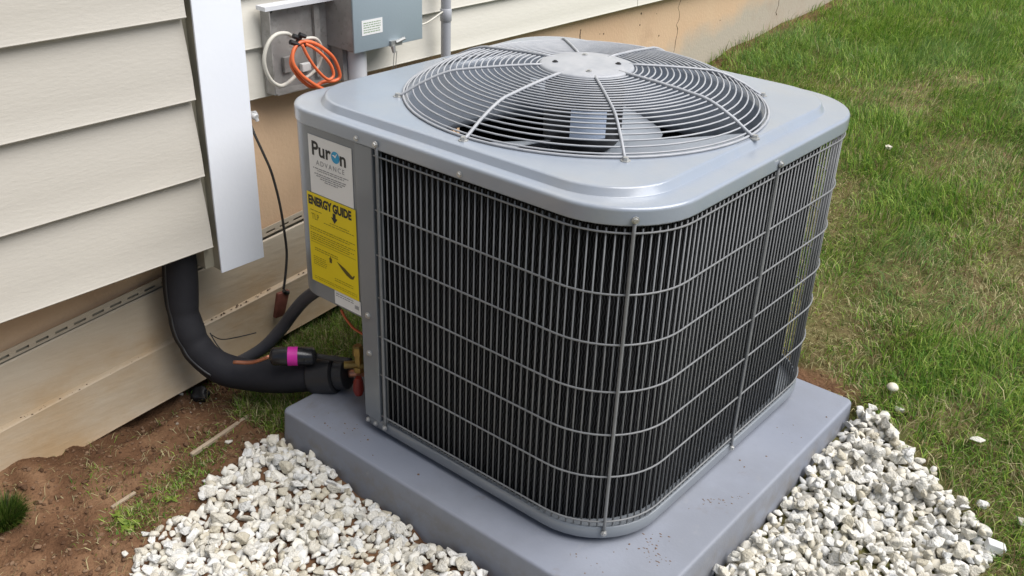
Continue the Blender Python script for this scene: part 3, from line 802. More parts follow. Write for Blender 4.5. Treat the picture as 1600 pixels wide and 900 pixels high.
pl = [(-0.254, 0.427), (-0.246, 0.4245), (-0.232, 0.420), (-0.218, 0.413), (-0.2105, 0.409), (-0.207, 0.4135), (-0.2045, 0.4125), (-0.209, 0.4045), (-0.216, 0.403), (-0.228, 0.407), (-0.240, 0.415)]
b.add([(p[0], YT, p[1]) for p in pl], [tuple(range(len(pl)))])
b.obj('printed_mark', pmat('dark_brown_ink', (0.10, 0.075, 0.01), None, rough=0.6), yl)
# small white tag with a black block
sheet(-0.2660, -0.1925, 0.3335, 0.3622, YL-0.0001, 'rating_label', MAT['paper'], AC)
rl = AC.children[-1]; YT = YL-0.0005
b = MB()
for z in (0.3565, 0.352): greek(b, -0.262, -0.212, z, YT, 0.0016)
x = -0.2085
while x < -0.198:
    w = random.uniform(0.0006, 0.0014); b.add([(x, YT, 0.343), (x+w, YT, 0.343), (x+w, YT, 0.351), (x, YT, 0.351)], [(0, 1, 2, 3)]); x += w+random.uniform(.0006, .0011)
b.obj('small_print', MAT['ink_grey'], rl)

# service valves beside the post
def valve(p, cap_mat, h):
    p = np.array(p, float)
    b = MB(); b.add(*tube([p, p+[0, 0, 0.012], p+[0, 0, 0.013], p+[0, 0, h]], [0.012, 0.012, 0.009, 0.009], 6))
    b.add(*tube([p+[0, 0, 0.016], p+[-0.020, -0.022, 0.016]], 0.008, 8))
    b.add(*tube([p+[0, 0, 0.012], p+[0.02, 0.028, 0.012]], 0.010, 8))
    v = b.obj('service_valve', MAT['brass'], AC)
    b = MB(); b.add(*tube([p+[0, 0, h-0.002], p+[0, 0, h+0.004], p+[0, 0, h+0.016], p+[0, 0, h+0.019]], [0.0125, 0.0125, 0.0115, 0.008], 6))
    b.obj('valve_cap', cap_mat, v)
va = at(562, 566, 1, -0.352); vb = at(560, 602, 1, -0.365)
valve((va[0]-0.003, va[1], va[2]-0.022), MAT['brass'], 0.042)
b = MB(); p = np.array(vb)
b.add(*tube([p+[0, 0, -0.022], p+[0, 0, -0.012], p+[0, 0, 0.010], p+[0.002, 0, 0.02]], [0.008, 0.0115, 0.010, 0.006], 10)); b.obj('valve_cap', MAT['redcap'], AC, smooth=True, auto=40)

# ------------------------------------------------------------------ refrigerant line
rl_t = thing('refrigerant_line', 'thick black foam-sleeved pipe bending from the wall to the air conditioner', 'insulated pipe', (-0.6, -0.45, 0.1))
PL = [at(278, 318, 0, -0.645), at(280, 380, 0, -0.640), at(282, 440, 0, -0.635), at(288, 495, 0, -0.625), at(308, 543, 0, -0.60), at(342, 573, 0, -0.565), at(385, 585, 0, -0.52), at(440, 588, 0, -0.45), at(497, 586, 0, -0.375)]
P = spline(PL, 14)
rad = []
for i, p in enumerate(P):
    t = i/(len(P)-1); rad.append(0.0345+0.0012*math.sin(9*t)+0.0008*math.sin(31*t)-0.0026*math.exp(-((t-0.47)/0.022)**2)-0.0018*math.exp(-((t-0.36)/0.02)**2)-0.0012*math.exp(-((t-0.15)/0.02)**2))
b = MB(); b.add(*tube(P, rad, 28)); b.obj('foam_sleeve', MAT['foam'], rl_t, smooth=True)
# glued seam running along the sleeve
seam = []
for i, p in enumerate(P[:70]):
    d = (P[min(i+1, len(P)-1)]-P[max(i-1, 0)]); d /= np.linalg.norm(d)
    side = np.cross(d, CF); side /= np.linalg.norm(side)
    o_ = -side*0.62-CF*0.0
    nrm = np.cross(side, d); nrm = nrm if nrm@CF < 0 else -nrm
    v = (side*(-0.55 if side@CR > 0 else 0.55)+nrm*0.835); v /= np.linalg.norm(v)
    seam.append(p+v*(rad[i]-0.0006))
b = MB(); b.add(*tube(seam, 0.0032, 6)); b.obj('sleeve_seam', MAT['tape'], rl_t, smooth=True)
c0, c1 = np.array(P[-6]), np.array(P[-1]); d = c1-c0; d /= np.linalg.norm(d)
for (a, e, r, nm) in ((0.000, 0.056, 0.0405, 'end_cuff'), (0.057, 0.082, 0.0330, 'cuff_collar')):
    b = MB(); s0 = c1-d*0.012
    b.add(*tube([s0+d*a, s0+d*(a+0.002), s0+d*(e-0.002), s0+d*e], [r-0.002, r, r, r-0.003], 24)); b.obj(nm, MAT['tape'], rl_t, smooth=True, auto=40)
e0 = c1+d*0.072
b = MB(); b.add(*tube(spline([e0, e0+d*0.03, np.array([-0.215, -0.335, 0.165]), np.array([-0.195, -0.30, 0.17])], 6), 0.0085, 10)); b.obj('suction_tube', MAT['copper'], rl_t, smooth=True)
b = MB(); b.box(-0.285, -0.262, -0.385, -0.362, 0.079, 0.108)
# thin liquid tube with filter drier on top of the sleeve
fd = thing('filter_drier', 'glossy black filter cylinder with a magenta band lying on the foam pipe', 'filter drier', (-0.40, -0.39, 0.14))
q0, q1 = at(424, 557, 0, -0.425), at(492, 556, 0, -0.365)
dd = q1-q0; dl = np.linalg.norm(dd); dd = dd/dl
b = MB(); b.add(*tube([q0-dd*0.004, q0, q0+dd*0.005, q0+dd*(dl-0.005), q1, q1+dd*0.004], [0.006, 0.016, 0.0195, 0.0195, 0.016, 0.006], 20)); b.obj('filter_shell', MAT['drier'], fd, smooth=True, auto=50)
b = MB(); t0, t1 = 0.38*dl, 0.61*dl; b.add(*tube([q0+dd*t0, q0+dd*t1], 0.0199, 20, caps=False)); b.obj('magenta_band', MAT['pink'], fd, smooth=True)
b = MB(); b.add(*tube(spline([at(365, 566, 0, -0.50), at(395, 566, 0, -0.465), q0-dd*0.004], 6), 0.0042, 8)); b.obj('copper_tube', MAT['copper'], fd, smooth=True)
b = MB(); b.add(*tube(spline([q1+dd*0.004, at(520, 560, 0, -0.325), at(548, 563, 0, -0.285)], 6), 0.0055, 8)); b.obj('outlet_tube', MAT['black_cable'], fd, smooth=True)
# grey flexible conduit
wp = [at(360, 572, 0, -0.60), at(385, 560, 0, -0.575), at(412, 543, 0, -0.545), at(437, 517, 0, -0.51), at(457, 490, 0, -0.475), at(474, 470, 0, -0.445), at(492, 456, 0, -0.41), at(503, 450, 0, -0.385)]
b = MB(); WP = spline(wp, 10); b.add(*tube(WP, [0.0135+0.0004*(i % 2) for i in range(len(WP))], 14)); o = b.obj('flexible_conduit', MAT['whip'], None, smooth=True)
tag(o, 'dark grey flexible conduit curving from the foam pipe up to the air conditioner panel', 'conduit')
b = MB(); b.add(*tube(spline([at(533, 484, 0, -0.30), at(540, 497, 0, -0.295), at(552, 512, 0, -0.285), at(567, 522, 0, -0.27)], 8), 0.0028, 8)); o = b.obj('control_wire', MAT['orange'], None, smooth=True)
tag(o, 'short orange wire hanging below the yellow label panel', 'wire')
b = MB(); b.add(*tube(spline([at(330, 523, 0, -0.60), at(345, 530, 0, -0.60), at(365, 528, 0, -0.61), at(400, 520, 0, -0.62)], 8), 0.0013, 6)); b.add(*tube(spline([at(328, 520, 0, -0.60), at(340, 540, 0, -0.585), at(356, 556, 0, -0.565)], 8), 0.0013, 6)); o = b.obj('thin_wire', MAT['black_cable'], None, smooth=True)
tag(o, 'thin black wire looping out from the bend of the foam pipe', 'wire')

# ------------------------------------------------------------------ things on the wall
ub = thing('utility_box', 'open grey metal utility box without a cover, full of loose cables', 'utility box', (-0.70, -0.11, 0.7))
bx0, bx1, y0, y1, z0, z1 = -0.694, -0.650, -0.208, -0.014, 0.618, 0.806
b = MB(); b.box(bx0, bx0+0.003, y0, y1, z0, z1); b.obj('back_plate', MAT['galv'], ub)
b = MB(); b.box(bx0+0.0035, bx1-0.014, y0, y0+0.003, z0, z1); b.obj('left_wall', MAT['galv'], ub)
b = MB(); b.box(bx0+0.0035, bx1, y1-0.012, y1, z0, z1); b.obj('right_wall', MAT['galv'], ub)
b = MB(); b.box(bx0+0.0035, bx1-0.008, y0+0.0035, y1-0.0125, z0, z0+0.003); b.obj('bottom_wall', MAT['galv'], ub)
b = MB(); b.box(bx0+0.0035, bx1-0.01, y0-0.012, y1-0.0125, z1-0.008, z1+0.001); b.obj('top_flange', MAT['pvc_pale'], ub)
for i, (yy, zz) in enumerate(((-0.185, 0.792), (-0.10, 0.795), (-0.19, 0.635), (-0.065, 0.64))):
    b = MB(); b.add(*cyl((bx0+0.0028, yy, zz), (bx0+0.0042, yy, zz), 0.007, 12)); b.obj('knockout', MAT['dark'], ub)
b = MB(); b.box(bx0+0.0035, bx0+0.012, -0.075, -0.060, 0.63, 0.79); b.obj('mounting_rail', MAT['galv'], ub)
b = MB(); b.add(*bevbox(-0.690, -0.680, -0.165, -0.140, 0.655, 0.690, 0.002)); b.obj('terminal_block', MAT['galv'], ub)
b = MB(); b.add(*bevbox(-0.688, -0.676, -0.12, -0.095, 0.65, 0.668, 0.002)); b.obj('terminal_cover', MAT['paper'], ub)
# cables in it
def pxl(pts): return [at(a, c, 0, x) for a, c, x in pts]
def cable(name, mats, label, pts, r, cat='cable', n=10):
    b = MB(); b.add(*tube(spline(pxl(pts), n), r, 10)); o = b.obj(name, mats, None, smooth=True); return tag(o, label, cat)
cable('orange_cable', MAT['orange'], 'bright orange cable coiled in loops in front of the open utility box', [
    (462, 58, -0.652), (470, 66, -0.645), (462, 74, -0.640), (455, 92, -0.636), (457, 106, -0.634), (470, 124, -0.632), (488, 136, -0.630), (505, 128, -0.628),
    (524, 126, -0.626), (531, 117, -0.624), (522, 92, -0.624), (504, 75, -0.626), (486, 66, -0.630), (470, 66, -0.634), (459, 78, -0.632), (458, 98, -0.628),
    (470, 116, -0.624), (485, 128, -0.622), (500, 137, -0.620), (515, 143, -0.620)], 0.0040)
cable('orange_cable', MAT['orange'], 'smaller orange loop crossing the middle of the coiled cable', [
    (472, 70, -0.620), (482, 90, -0.617), (496, 110, -0.615), (512, 124, -0.615), (521, 118, -0.615), (517, 102, -0.617), (504, 86, -0.619), (490, 75, -0.622), (478, 69, -0.625)], 0.0034)
cable('white_cable', MAT['white_cable'], 'thick white cable arching round the left of the open utility box', [
    (455, 56, -0.660), (447, 52, -0.650), (432, 54, -0.642), (420, 66, -0.640), (413, 88, -0.640), (415, 108, -0.640), (424, 126, -0.642), (437, 134, -0.646), (447, 131, -0.654), (455, 125, -0.664), (462, 118, -0.672)], 0.0042)
cable('white_cable', MAT['white_cable'], 'short white cable end looping behind the orange coil', [
    (470, 64, -0.650), (480, 60, -0.642), (492, 60, -0.640), (500, 68, -0.644), (503, 84, -0.655), (497, 104, -0.66), (488, 114, -0.655), (478, 121, -0.65), (470, 119, -0.655)], 0.0036)
cn = thing('cable_connector', 'black plug cluster where the white and orange cables meet', 'connector', tuple(at(460, 62, 0, -0.645)))
c = np.array(at(458, 56, 0, -0.640))
for i, (dy, dz, l) in enumerate(((0, 0, 0.018), (0.006, -0.014, 0.022), (-0.012, -0.010, 0.02), (0.012, 0.002, 0.014))):
    b = MB(); p = c+np.array([0.002*i, dy, dz]); b.add(*tube([p, p+np.array([0.003, l, -l*0.45])], [0.0055, 0.0045], 8)); b.obj('plug', MAT['lump'], cn)
# disconnect box
db = thing('disconnect_box', 'closed blue grey metal electrical box with a small white sticker', 'electrical box', (-0.65, 0.07, 0.69))
dx0, dx1, dy0, dy1, dz0, dz1 = -0.6975, -0.6045, -0.0345, 0.1765, 0.693, 1.06
b = MB(); b.add(*bevbox(dx0, dx1, dy0, dy1, dz0, dz1, 0.002)); b.obj('cabinet', MAT['galv'], db)
b = MB(); b.add(*bevbox(dx1+0.0006, dx1+0.0055, dy0-0.001, dy1+0.001, dz0-0.002, dz1+0.002, 0.0018)); b.obj('cover', MAT['cabinet'], db, smooth=True, auto=40)
xl = dx1+0.0058
b = MB(); b.box(xl, xl+0.0004, -0.012, 0.050, 0.7265, 0.7595); stk = b.obj('sticker', MAT['paper'], db)
b = MB(); X_ = xl+0.0006
def greek_y(M, a, c, z, h, x):
    y = a
    while y < c-0.002:
        w = min(random.uniform(.003, .01), c-y); M.add([(x, y, z), (x, y+w, z), (x, y+w, z+h), (x, y, z+h)], [(0, 1, 2, 3)]); y += w+0.0015
for z in (0.752, 0.747, 0.742, 0.7365, 0.7315): greek_y(b, -0.007, 0.044, z, 0.0022, X_)
b.obj('small_print', MAT['ink_green'], stk)
lt = at(616, 70, 0, -0.598)
b = MB(); b.box(-0.6, -0.592, lt[1]-0.014, lt[1]+0.020, 0.6905, 0.703); b.add(*tube([(-0.596, lt[1]-0.006, 0.692), (-0.592, lt[1]-0.006, 0.676)], [0.006, 0.004], 8)); b.add(*tube([(-0.592, lt[1]+0.0, 0.699), (-0.586, lt[1]+0.022, 0.706)], 0.004, 8)); b.obj('latch', MAT['steel'], db)
b = MB()
for s_ in (0.0, 0.008):
    b.add(*tube(spline([(-0.592, lt[1]-0.006+s_, 0.678), (-0.597, lt[1]-0.004+s_, 0.655), (-0.602, lt[1]-0.002+s_, 0.63), (-0.605, lt[1]+s_*0.5, 0.612)], 6), 0.0008, 5))
b.add(*bevbox(-0.611, -0.601, lt[1]-0.007, lt[1]+0.010, 0.604, 0.614, 0.002)); b.obj('seal_wire', MAT['galv'], db)
b = MB(); b.add(*cyl((-0.648, 0.012, 0.50), (-0.648, 0.012, 0.692), 0.0235, 24)); b.obj('conduit_stub', MAT['pvc_pale'], db, smooth=True, auto=50)
b = MB(); b.add(*tube(spline([(-0.66, 0.178, 0.716), (-0.655, 0.21, 0.708), (-0.655, 0.25, 0.709), (-0.66, 0.31, 0.726)], 6), 0.0022, 6)); o = b.obj('white_wire', MAT['white_cable'], None, smooth=True)
tag(o, 'thin white wire sagging from the blue grey box to the upright conduit', 'wire')
cd = thing('wall_conduit', 'upright grey plastic conduit running down the siding right of the blue grey box', 'conduit', (-0.662, 0.323, 0.2))
b = MB(); b.add(*cyl((-0.662, 0.323, 0.06), (-0.662, 0.323, 2.7), 0.0125, 16)); b.obj('conduit_pipe', MAT['pvc'], cd, smooth=True, auto=50)
b = MB(); b.add(*tube([(-0.662, 0.323, 0.700), (-0.662, 0.323, 0.702), (-0.662, 0.323, 0.73), (-0.662, 0.323, 0.732)], [0.0128, 0.0145, 0.0145, 0.0128], 16)); b.obj('coupling', MAT['pvc'], cd, smooth=True, auto=40)
# cable with a rust red plate, hanging against the foundation
gc = thing('hanging_cable', 'thin black cable hanging down the tan foundation with a rust red plate at its end', 'cable', tuple(at(447, 400, 0, -0.67)))
hp = spline(pxl([(392, 196, -0.70), (400, 215, -0.69), (413, 243, -0.68), (425, 272, -0.675), (437, 318, -0.672), (444, 360, -0.67), (448, 395, -0.67), (446, 430, -0.668), (443, 452, -0.665)]), 10)
b = MB(); b.add(*tube(hp, 0.0030, 8)); b.obj('cable_jacket', MAT['black_cable'], gc, smooth=True)
pc = np.array(at(439, 474, 0, -0.663))
b = MB(); V, F = bevbox(-0.006, 0.006, -0.016, 0.016, -0.033, 0.030, 0.003)
ca, sa = math.cos(-0.30), math.sin(-0.30)
V = [(pc[0]+v[0]+0.15*v[2]*0, pc[1]+v[1]*ca*(1+v[2]*4)-v[2]*sa*-1*-1, pc[2]+v[1]*sa*0.2+v[2]*ca) for v in V]
b.add(V, F); b.obj('end_plate', MAT['rust'], gc, smooth=True, auto=40)
b = MB(); p = np.array(at(446, 457, 0, -0.658)); b.add(*tube([p+[0, -0.004, 0.006], p, p+[0, 0.008, -0.004]], 0.005, 8)); b.obj('clamp', MAT['lump'], gc)
cl = np.array(at(398, 181, 0, -0.700))
b = MB(); b.add(*tube([cl+[-0.03, 0, 0], cl+[0.0, 0, 0], cl+[0.006, 0, -0.002]], [0.006, 0.0095, 0.006], 10)); b.add(*tube([cl+[0.0, 0.0, 0.010], cl+[0.002, 0.004, -0.012]], 0.0045, 8)); o = b.obj('cable_clip', MAT['white_plastic'], None, smooth=True, auto=40)
tag(o, 'small white plastic clip on the foundation beside the white corner trim', 'clip')

# ------------------------------------------------------------------ gravel
def stone_mesh(seed):
    rr = random.Random(seed); bm = bmesh.new()
    ax = (1.0, rr.uniform(0.66, 1.0), rr.uniform(0.5, 0.8))
    n = rr.randint(11, 16)
    for i in range(n):
        while True:
            v = Vector((rr.gauss(0, 1), rr.gauss(0, 1), rr.gauss(0, 1)))
            if v.length > 1e-3: break
        v.normalize(); v *= rr.uniform(0.86, 1.08)
        bm.verts.new((v.x*ax[0], v.y*ax[1], v.z*ax[2]))
    r_ = bmesh.ops.convex_hull(bm, input=bm.verts[:])
    bmesh.ops.delete(bm, geom=[v for v in bm.verts if not v.link_faces], context='VERTS')
    bmesh.ops.dissolve_limit(bm, angle_limit=R_(14), verts=bm.verts[:], edges=bm.edges[:])
    bmesh.ops.bevel(bm, geom=bm.edges[:], offset=0.075, segments=1, affect='EDGES', clamp_overlap=True)
    bmesh.ops.recalc_face_normals(bm, faces=bm.faces[:])
    bmesh.ops.triangulate(bm, faces=bm.faces[:])
    me = bpy.data.meshes.new('crushed_stone'); bm.to_mesh(me); bm.free(); me.materials.append(MAT['stone'])
    return me
SM = [stone_mesh(100+i) for i in range(26)]
SV = []
for me_ in SM:
    v = np.empty(len(me_.vertices)*3); me_.vertices.foreach_get('co', v)
    f = np.empty(len(me_.polygons)*3, int); me_.loops.foreach_get('vertex_index', f)
    SV.append((v.reshape(-1, 3), f.reshape(-1, 3)))

stones = []          # x, y, z, r, bed
def edge_dist(x, y, poly):
    d = 9
    n = len(poly)
    for i in range(n):
        a = np.array(poly[i]); c = np.array(poly[(i+1) % n]); t = np.clip(((x-a[0])*(c-a)[0]+(y-a[1])*(c-a)[1])/((c-a)@(c-a)), 0, 1)
        q_ = a+t*(c-a); d = min(d, math.hypot(x-q_[0], y-q_[1]))
    return d
def fill(poly, bed, count, top):
    P = np.array(poly); lo, hi = P.min(0), P.max(0)
    arr = []; sp_ = 0.0148
    for j, yy in enumerate(np.arange(lo[1], hi[1], sp_*0.87)):
        for xx in np.arange(lo[0], hi[0], sp_):
            x, y = xx+(j % 2)*sp_/2+rng.normal(0, 0.003), yy+rng.normal(0, 0.003)
            r = float(np.clip(rng.lognormal(math.log(0.0116), 0.24), 0.0075, 0.018))
            if not in_poly(np.array(x), np.array(y), poly) or max(PAD[0]-x, x-PAD[1], PAD[2]-y, y-PAD[3]) < r*0.8: continue
            arr.append([x, y, float(ground_h(np.array([x]), np.array([y]))[0])+r*rng.uniform(0.15, 0.75), r])
    arr = np.array(arr); tries = 0
    while len(arr) < count and tries < count*12:
        tries += 1
        x, y = rng.uniform(lo[0], hi[0]), rng.uniform(lo[1], hi[1])
        if not in_poly(np.array(x), np.array(y), poly): continue
        r = float(np.clip(rng.lognormal(math.log(0.0116), 0.30), 0.0060, 0.019))
        inpad = max(PAD[0]-x, x-PAD[1], PAD[2]-y, y-PAD[3])
        if inpad < r*0.9: continue
        g = float(ground_h(np.array([x]), np.array([y]))[0])
        z = g+r*0.42
        if len(arr):
            d2 = (arr[:, 0]-x)**2+(arr[:, 1]-y)**2; s_ = (arr[:, 3]+r)*0.62
            k_ = d2 < s_**2
            if k_.any(): z = max(z, float((arr[k_, 2]+np.sqrt(s_[k_]**2-d2[k_])*0.56).max()))
        e = edge_dist(x, y, poly) if inpad > 0.10 else (0.030 if bed == 'left' else 0.062)
        lim = base_h(np.array(x), np.array(y))+0.006+min(top, 0.014+e*0.6)
        if z > lim+r*0.3: continue
        arr = np.vstack([arr, [x, y, z, r]])
    for a in arr: stones.append((*a, bed))
fill(LEFT_BED, 'left', 2600, 0.036)
fill(RIGHT_BED, 'right', 2800, 0.046)
ST = np.array([s_[:4] for s_ in stones]); BED = [s_[4] for s_ in stones]
print('stones', len(ST), BED.count('left'), BED.count('right'))
vi = rng.integers(0, len(SM), len(ST))
rots = [Matrix.Rotation(rng.uniform(0, 6.28), 3, 'Z') @ Matrix.Rotation(rng.normal(0, 0.55), 3, 'X') @ Matrix.Rotation(rng.normal(0, 0.55), 3, 'Y') for _ in range(len(ST))]
# how much of each one shows: splat discs into a small depth buffer of the photo's view
def seen_share(P, r):
    H, Wd = 450, 800; zb = np.full((H, Wd), 1e9); ib = np.full((H, Wd), -1)
    d = P-CPOS; zc = d@CF; u = 400+FPX/2*(d@CR)/zc; v = 225-FPX/2*(d@CU)/zc; rp = FPX/2*r/zc
    for i in range(len(P)):
        if zc[i] < 0.1: continue
        x0, x1, y0, y1 = int(u[i]-rp[i]), int(u[i]+rp[i])+1, int(v[i]-rp[i]), int(v[i]+rp[i])+1
        x0, y0 = max(x0, 0), max(y0, 0); x1, y1 = min(x1, Wd), min(y1, H)
        if x0 >= x1 or y0 >= y1: continue
        yy, xx = np.mgrid[y0:y1, x0:x1]; dd_ = (xx-u[i])**2+(yy-v[i])**2
        mk = dd_ < rp[i]**2
        dep = zc[i]-r[i]*np.sqrt(np.clip(1-dd_/rp[i]**2, 0, 1))
        s_ = zb[y0:y1, x0:x1]; mk &= dep < s_
        s_[mk] = dep[mk]; ib[y0:y1, x0:x1][mk] = i
    return np.bincount(ib[ib >= 0], minlength=len(P))
share = seen_share(ST[:, :3], ST[:, 3])
order = np.argsort(-share)
N_STRAY = 14
single = set(int(i) for i in order[:300-N_STRAY])
def stone_label(i):
    x, y, z, r = ST[i]; bed = BED[i]; poly = LEFT_BED if bed == 'left' else RIGHT_BED
    size = 'large' if r > 0.0145 else 'small' if r < 0.0105 else 'medium sized'
    gap = max(PAD[0]-x, x-PAD[1], PAD[2]-y, y-PAD[3])
    d = np.array([x, y, z])-CPOS; v = 450-FPX*(d@CU)/(d@CF)
    hp_ = 'left gravel heap' if bed == 'left' else 'right gravel bed'
    where = f'in the {hp_} against the pad edge' if gap < 0.035 else f'in the {hp_} at the bottom of the photo' if v > 850 else f'along the outer rim of the {hp_}' if edge_dist(x, y, poly) < 0.035 else f'in the upper half of the {hp_}' if v < 770 else f'in the lower half of the {hp_}'
    return f'{size} white crushed stone {where}'
GRP = {'left': 'crushed stones left of the pad', 'right': 'crushed stones right of the pad'}
sv, sf, off = [], [], 0
for i in range(len(ST)):
    x, y, z, r = ST[i]
    if i in single:
        o = bpy.data.objects.new('crushed_stone', SM[vi[i]]); COL.objects.link(o)
        o.matrix_world = Matrix.Translation((x, y, z)) @ rots[i].to_4x4() @ Matrix.Scale(r*1.06, 4)
        tag(o, stone_label(i), 'stone', GRP[BED[i]])
    else:
        V, F = SV[vi[i]]; Mx = np.array(rots[i])*r*1.06
        sv.append(V@Mx.T+[x, y, z]); sf.append(F+off); off += len(V)
def np_mesh(name, V, F, mat):
    me = bpy.data.meshes.new(name); me.vertices.add(len(V)); me.vertices.foreach_set('co', np.asarray(V, np.float32).ravel())
    k = F.shape[1]; me.loops.add(F.size); me.loops.foreach_set('vertex_index', F.ravel().astype(np.int32))
    me.polygons.add(len(F)); me.polygons.foreach_set('loop_start', np.arange(0, F.size, k).astype(np.int32))
    me.materials.append(mat); me.update(calc_edges=True); return me
# object-space noise on the joined chips has to be as fine as on the single ones
ms = MAT['stone'].copy(); ms.name = 'white_marble_gravel'
for nd in ms.node_tree.nodes:
    if nd.type == 'MAPPING': nd.inputs['Scale'].default_value = (80, 80, 80)
    if nd.type == 'BUMP': nd.inputs['Distance'].default_value = 0.0014
o = link('gravel', np_mesh('gravel', np.concatenate(sv), np.concatenate(sf), ms))
tag(o, 'smaller white crushed stones filling both beds beside the pad', 'gravel', kind='stuff')

def gpt(px, py, lift=0.0):
    """the ground point seen at a pixel of the photograph"""
    d = CF+CR*(px-800)/FPX-CU*(py-450)/FPX
    t = np.linspace(0.8, 9, 4000); P = CPOS[None]+d[None]*t[:, None]
    below = P[:, 2] < ground_h(P[:, 0], P[:, 1])+lift
    return P[np.argmax(below)]
def stray(px, py, r, label, k, name='stray_stone', mat=None, scale=(1, 1, 1), rz=0.0):
    p = gpt(px, py)
    o = bpy.data.objects.new(name, SM[k]); COL.objects.link(o)
    o.matrix_world = Matrix.Translation((p[0], p[1], p[2]+r*(0.45 if p[0] < 0.4 else 1.0))) @ Matrix.Rotation(rz, 4, 'Z') @ Matrix.Diagonal((r*scale[0], r*scale[1], r*scale[2], 1))
    return tag(o, label, 'stone')
stray(1404, 648, 0.013, 'single white stone in the grass just below the mushroom', 1)
stray(1523, 699, 0.017, 'flat white stone alone in the grass far right of the gravel bed', 4, scale=(1.2, .8, .6), rz=0.6)
stray(1533, 797, 0.014, 'rounded white stone in the grass just off the right rim of the gravel bed', 7)
stray(1592, 823, 0.013, 'small white stone in the grass at the right edge of the photo', 9)
stray(1509, 866, 0.009, 'pale yellowish stone at the lower right tip of the gravel bed', 12)
stray(358, 692, 0.009, 'small white stone on the soil beside the pale wooden strip', 3)
stray(229, 836, 0.011, 'cream stone lying on the soil near the yellow green weeds', 5)
stray(195, 868, 0.009, 'pinkish pale stone leftmost on the brown soil', 8)
stray(346, 772, 0.010, 'white stone on the soil just left of the gravel heap edge', 11)
stray(322, 757, 0.011, 'white stone poking out at the left rim of the gravel heap', 15)
stray(490, 508, 0.007, 'chalky white chip in the grass below the yellow label', 17)
stray(520, 515, 0.006, 'small pale chip in the grass near the orange wire', 18)
stray(262, 600, 0.007, 'pale pebble on the soil by the siding panel', 20)
stray(283, 618, 0.008, 'grey white pebble next to the black plastic lump', 21)
pb = gpt(1551, 866)
b = MB(); V, F = bevbox(-0.0165, 0.0165, -0.010, 0.010, -0.0085, 0.0085, 0.002)
Mr = Matrix.Rotation(0.45, 3, 'Z') @ Matrix.Rotation(0.25, 3, 'Y')
b.add([tuple(Mr @ Vector(v)) for v in V], F); o = b.obj('white_block', MAT['paper'], None); o.location = (pb[0], pb[1], pb[2]+0.018)
tag(o, 'small bright white rectangular block in the grass right of the gravel', 'block')

# mushroom
mp_ = gpt(1389, 624); mh = thing('mushroom', 'small white mushroom on a thin stem growing in the lawn', 'mushroom', tuple(mp_))
b = MB(); top = np.array(mp_)+[0.001, 0.0, 0.030]
b.add(*tube(spline([np.array(mp_)-[0, 0, 0.004], np.array(mp_)+[0.001, 0, 0.012], top], 5), 0.0022, 8)); b.obj('stem', MAT['cap_white'], mh, smooth=True)
b = MB(); n = 20
rg = lambda r, z: [(top[0]+r*math.cos(2*math.pi*k/n)*(1+0.05*math.sin(3*k)), top[1]+r*math.sin(2*math.pi*k/n), top[2]+z) for k in range(n)]
b.loft([rg(0.003, 0.001), rg(0.0115, -0.001), rg(0.0128, 0.001), rg(0.0118, 0.005), rg(0.008, 0.0095), rg(0.003, 0.0115)], cap0=True, cap1=True); b.obj('cap', MAT['cap_white'], mh, smooth=True, auto=70)
fp = gpt(1384, 247); b = MB()
for i in range(9):
    a = i*2.4; r = 0.002*math.sqrt(i); b.add(*tube([(fp[0]+r*math.cos(a), fp[1]+r*math.sin(a), fp[2]+0.03), (fp[0]+1.6*r*math.cos(a), fp[1]+1.6*r*math.sin(a), fp[2]+0.042-r*0.6)], [0.0025, 0.0035], 5))
cf = thing('clover_flower', 'single tiny white clover head in the green lawn behind the air conditioner', 'flower', tuple(fp))
b.obj('flower_head', MAT['cap_white'], cf)
b = MB(); b.add(*tube([(fp[0], fp[1], fp[2]-0.005), (fp[0], fp[1], fp[2]+0.032)], 0.001, 5)); b.obj('stem', pmat('green_stem', (0.08, 0.14, 0.03), None), cf)

# wooden strips, black lump
def stick(pa, pb_, w, h, label, lift=0.006, name='wood_strip'):
    a, c = gpt(*pa), gpt(*pb_); d = c-a; L_ = np.linalg.norm(d); d /= L_; s_ = np.cross(d, [0, 0, 1]); s_ /= np.linalg.norm(s_); u = np.cross(s_, d)
    b = MB(); V, F = bevbox(0, L_, -w/2, w/2, -h/2, h/2, min(w, h)*0.18, 1)
    b.add([a+d*v[0]+s_*v[1]*(0.85+0.25*math.sin(v[0]*60))+u*(v[2]+lift) for v in V], F)
    return tag(b.obj(name, MAT['wood'], None), label, 'wood strip')
stick((299, 715), (388, 655), 0.010, 0.010, 'pale straight wooden strip lying on the soil left of the pad')
stick((175, 796), (212, 772), 0.008, 0.006, 'short weathered wood splinter on the soil near the weeds', 0.004)
lp = gpt(313, 618)
bm = bmesh.new(); bmesh.ops.create_icosphere(bm, subdivisions=3, radius=1)
for v in bm.verts:
    v.co *= 1+0.22*math.sin(v.co.x*4+1)*math.sin(v.co.y*5)+0.1*math.sin(v.co.z*9)
    v.co = Vector((v.co.x*0.026, v.co.y*0.020, v.co.z*0.014))
me_ = bpy.data.meshes.new('plastic_lump'); bm.to_mesh(me_); bm.free(); me_.materials.append(MAT['lump'])
me_.polygons.foreach_set('use_smooth', [True]*len(me_.polygons))
o = link('plastic_lump', me_, None, (lp[0], lp[1], lp[2]+0.006)); tag(o, 'crumpled black plastic lump on the soil beneath the foam pipe', 'plastic')

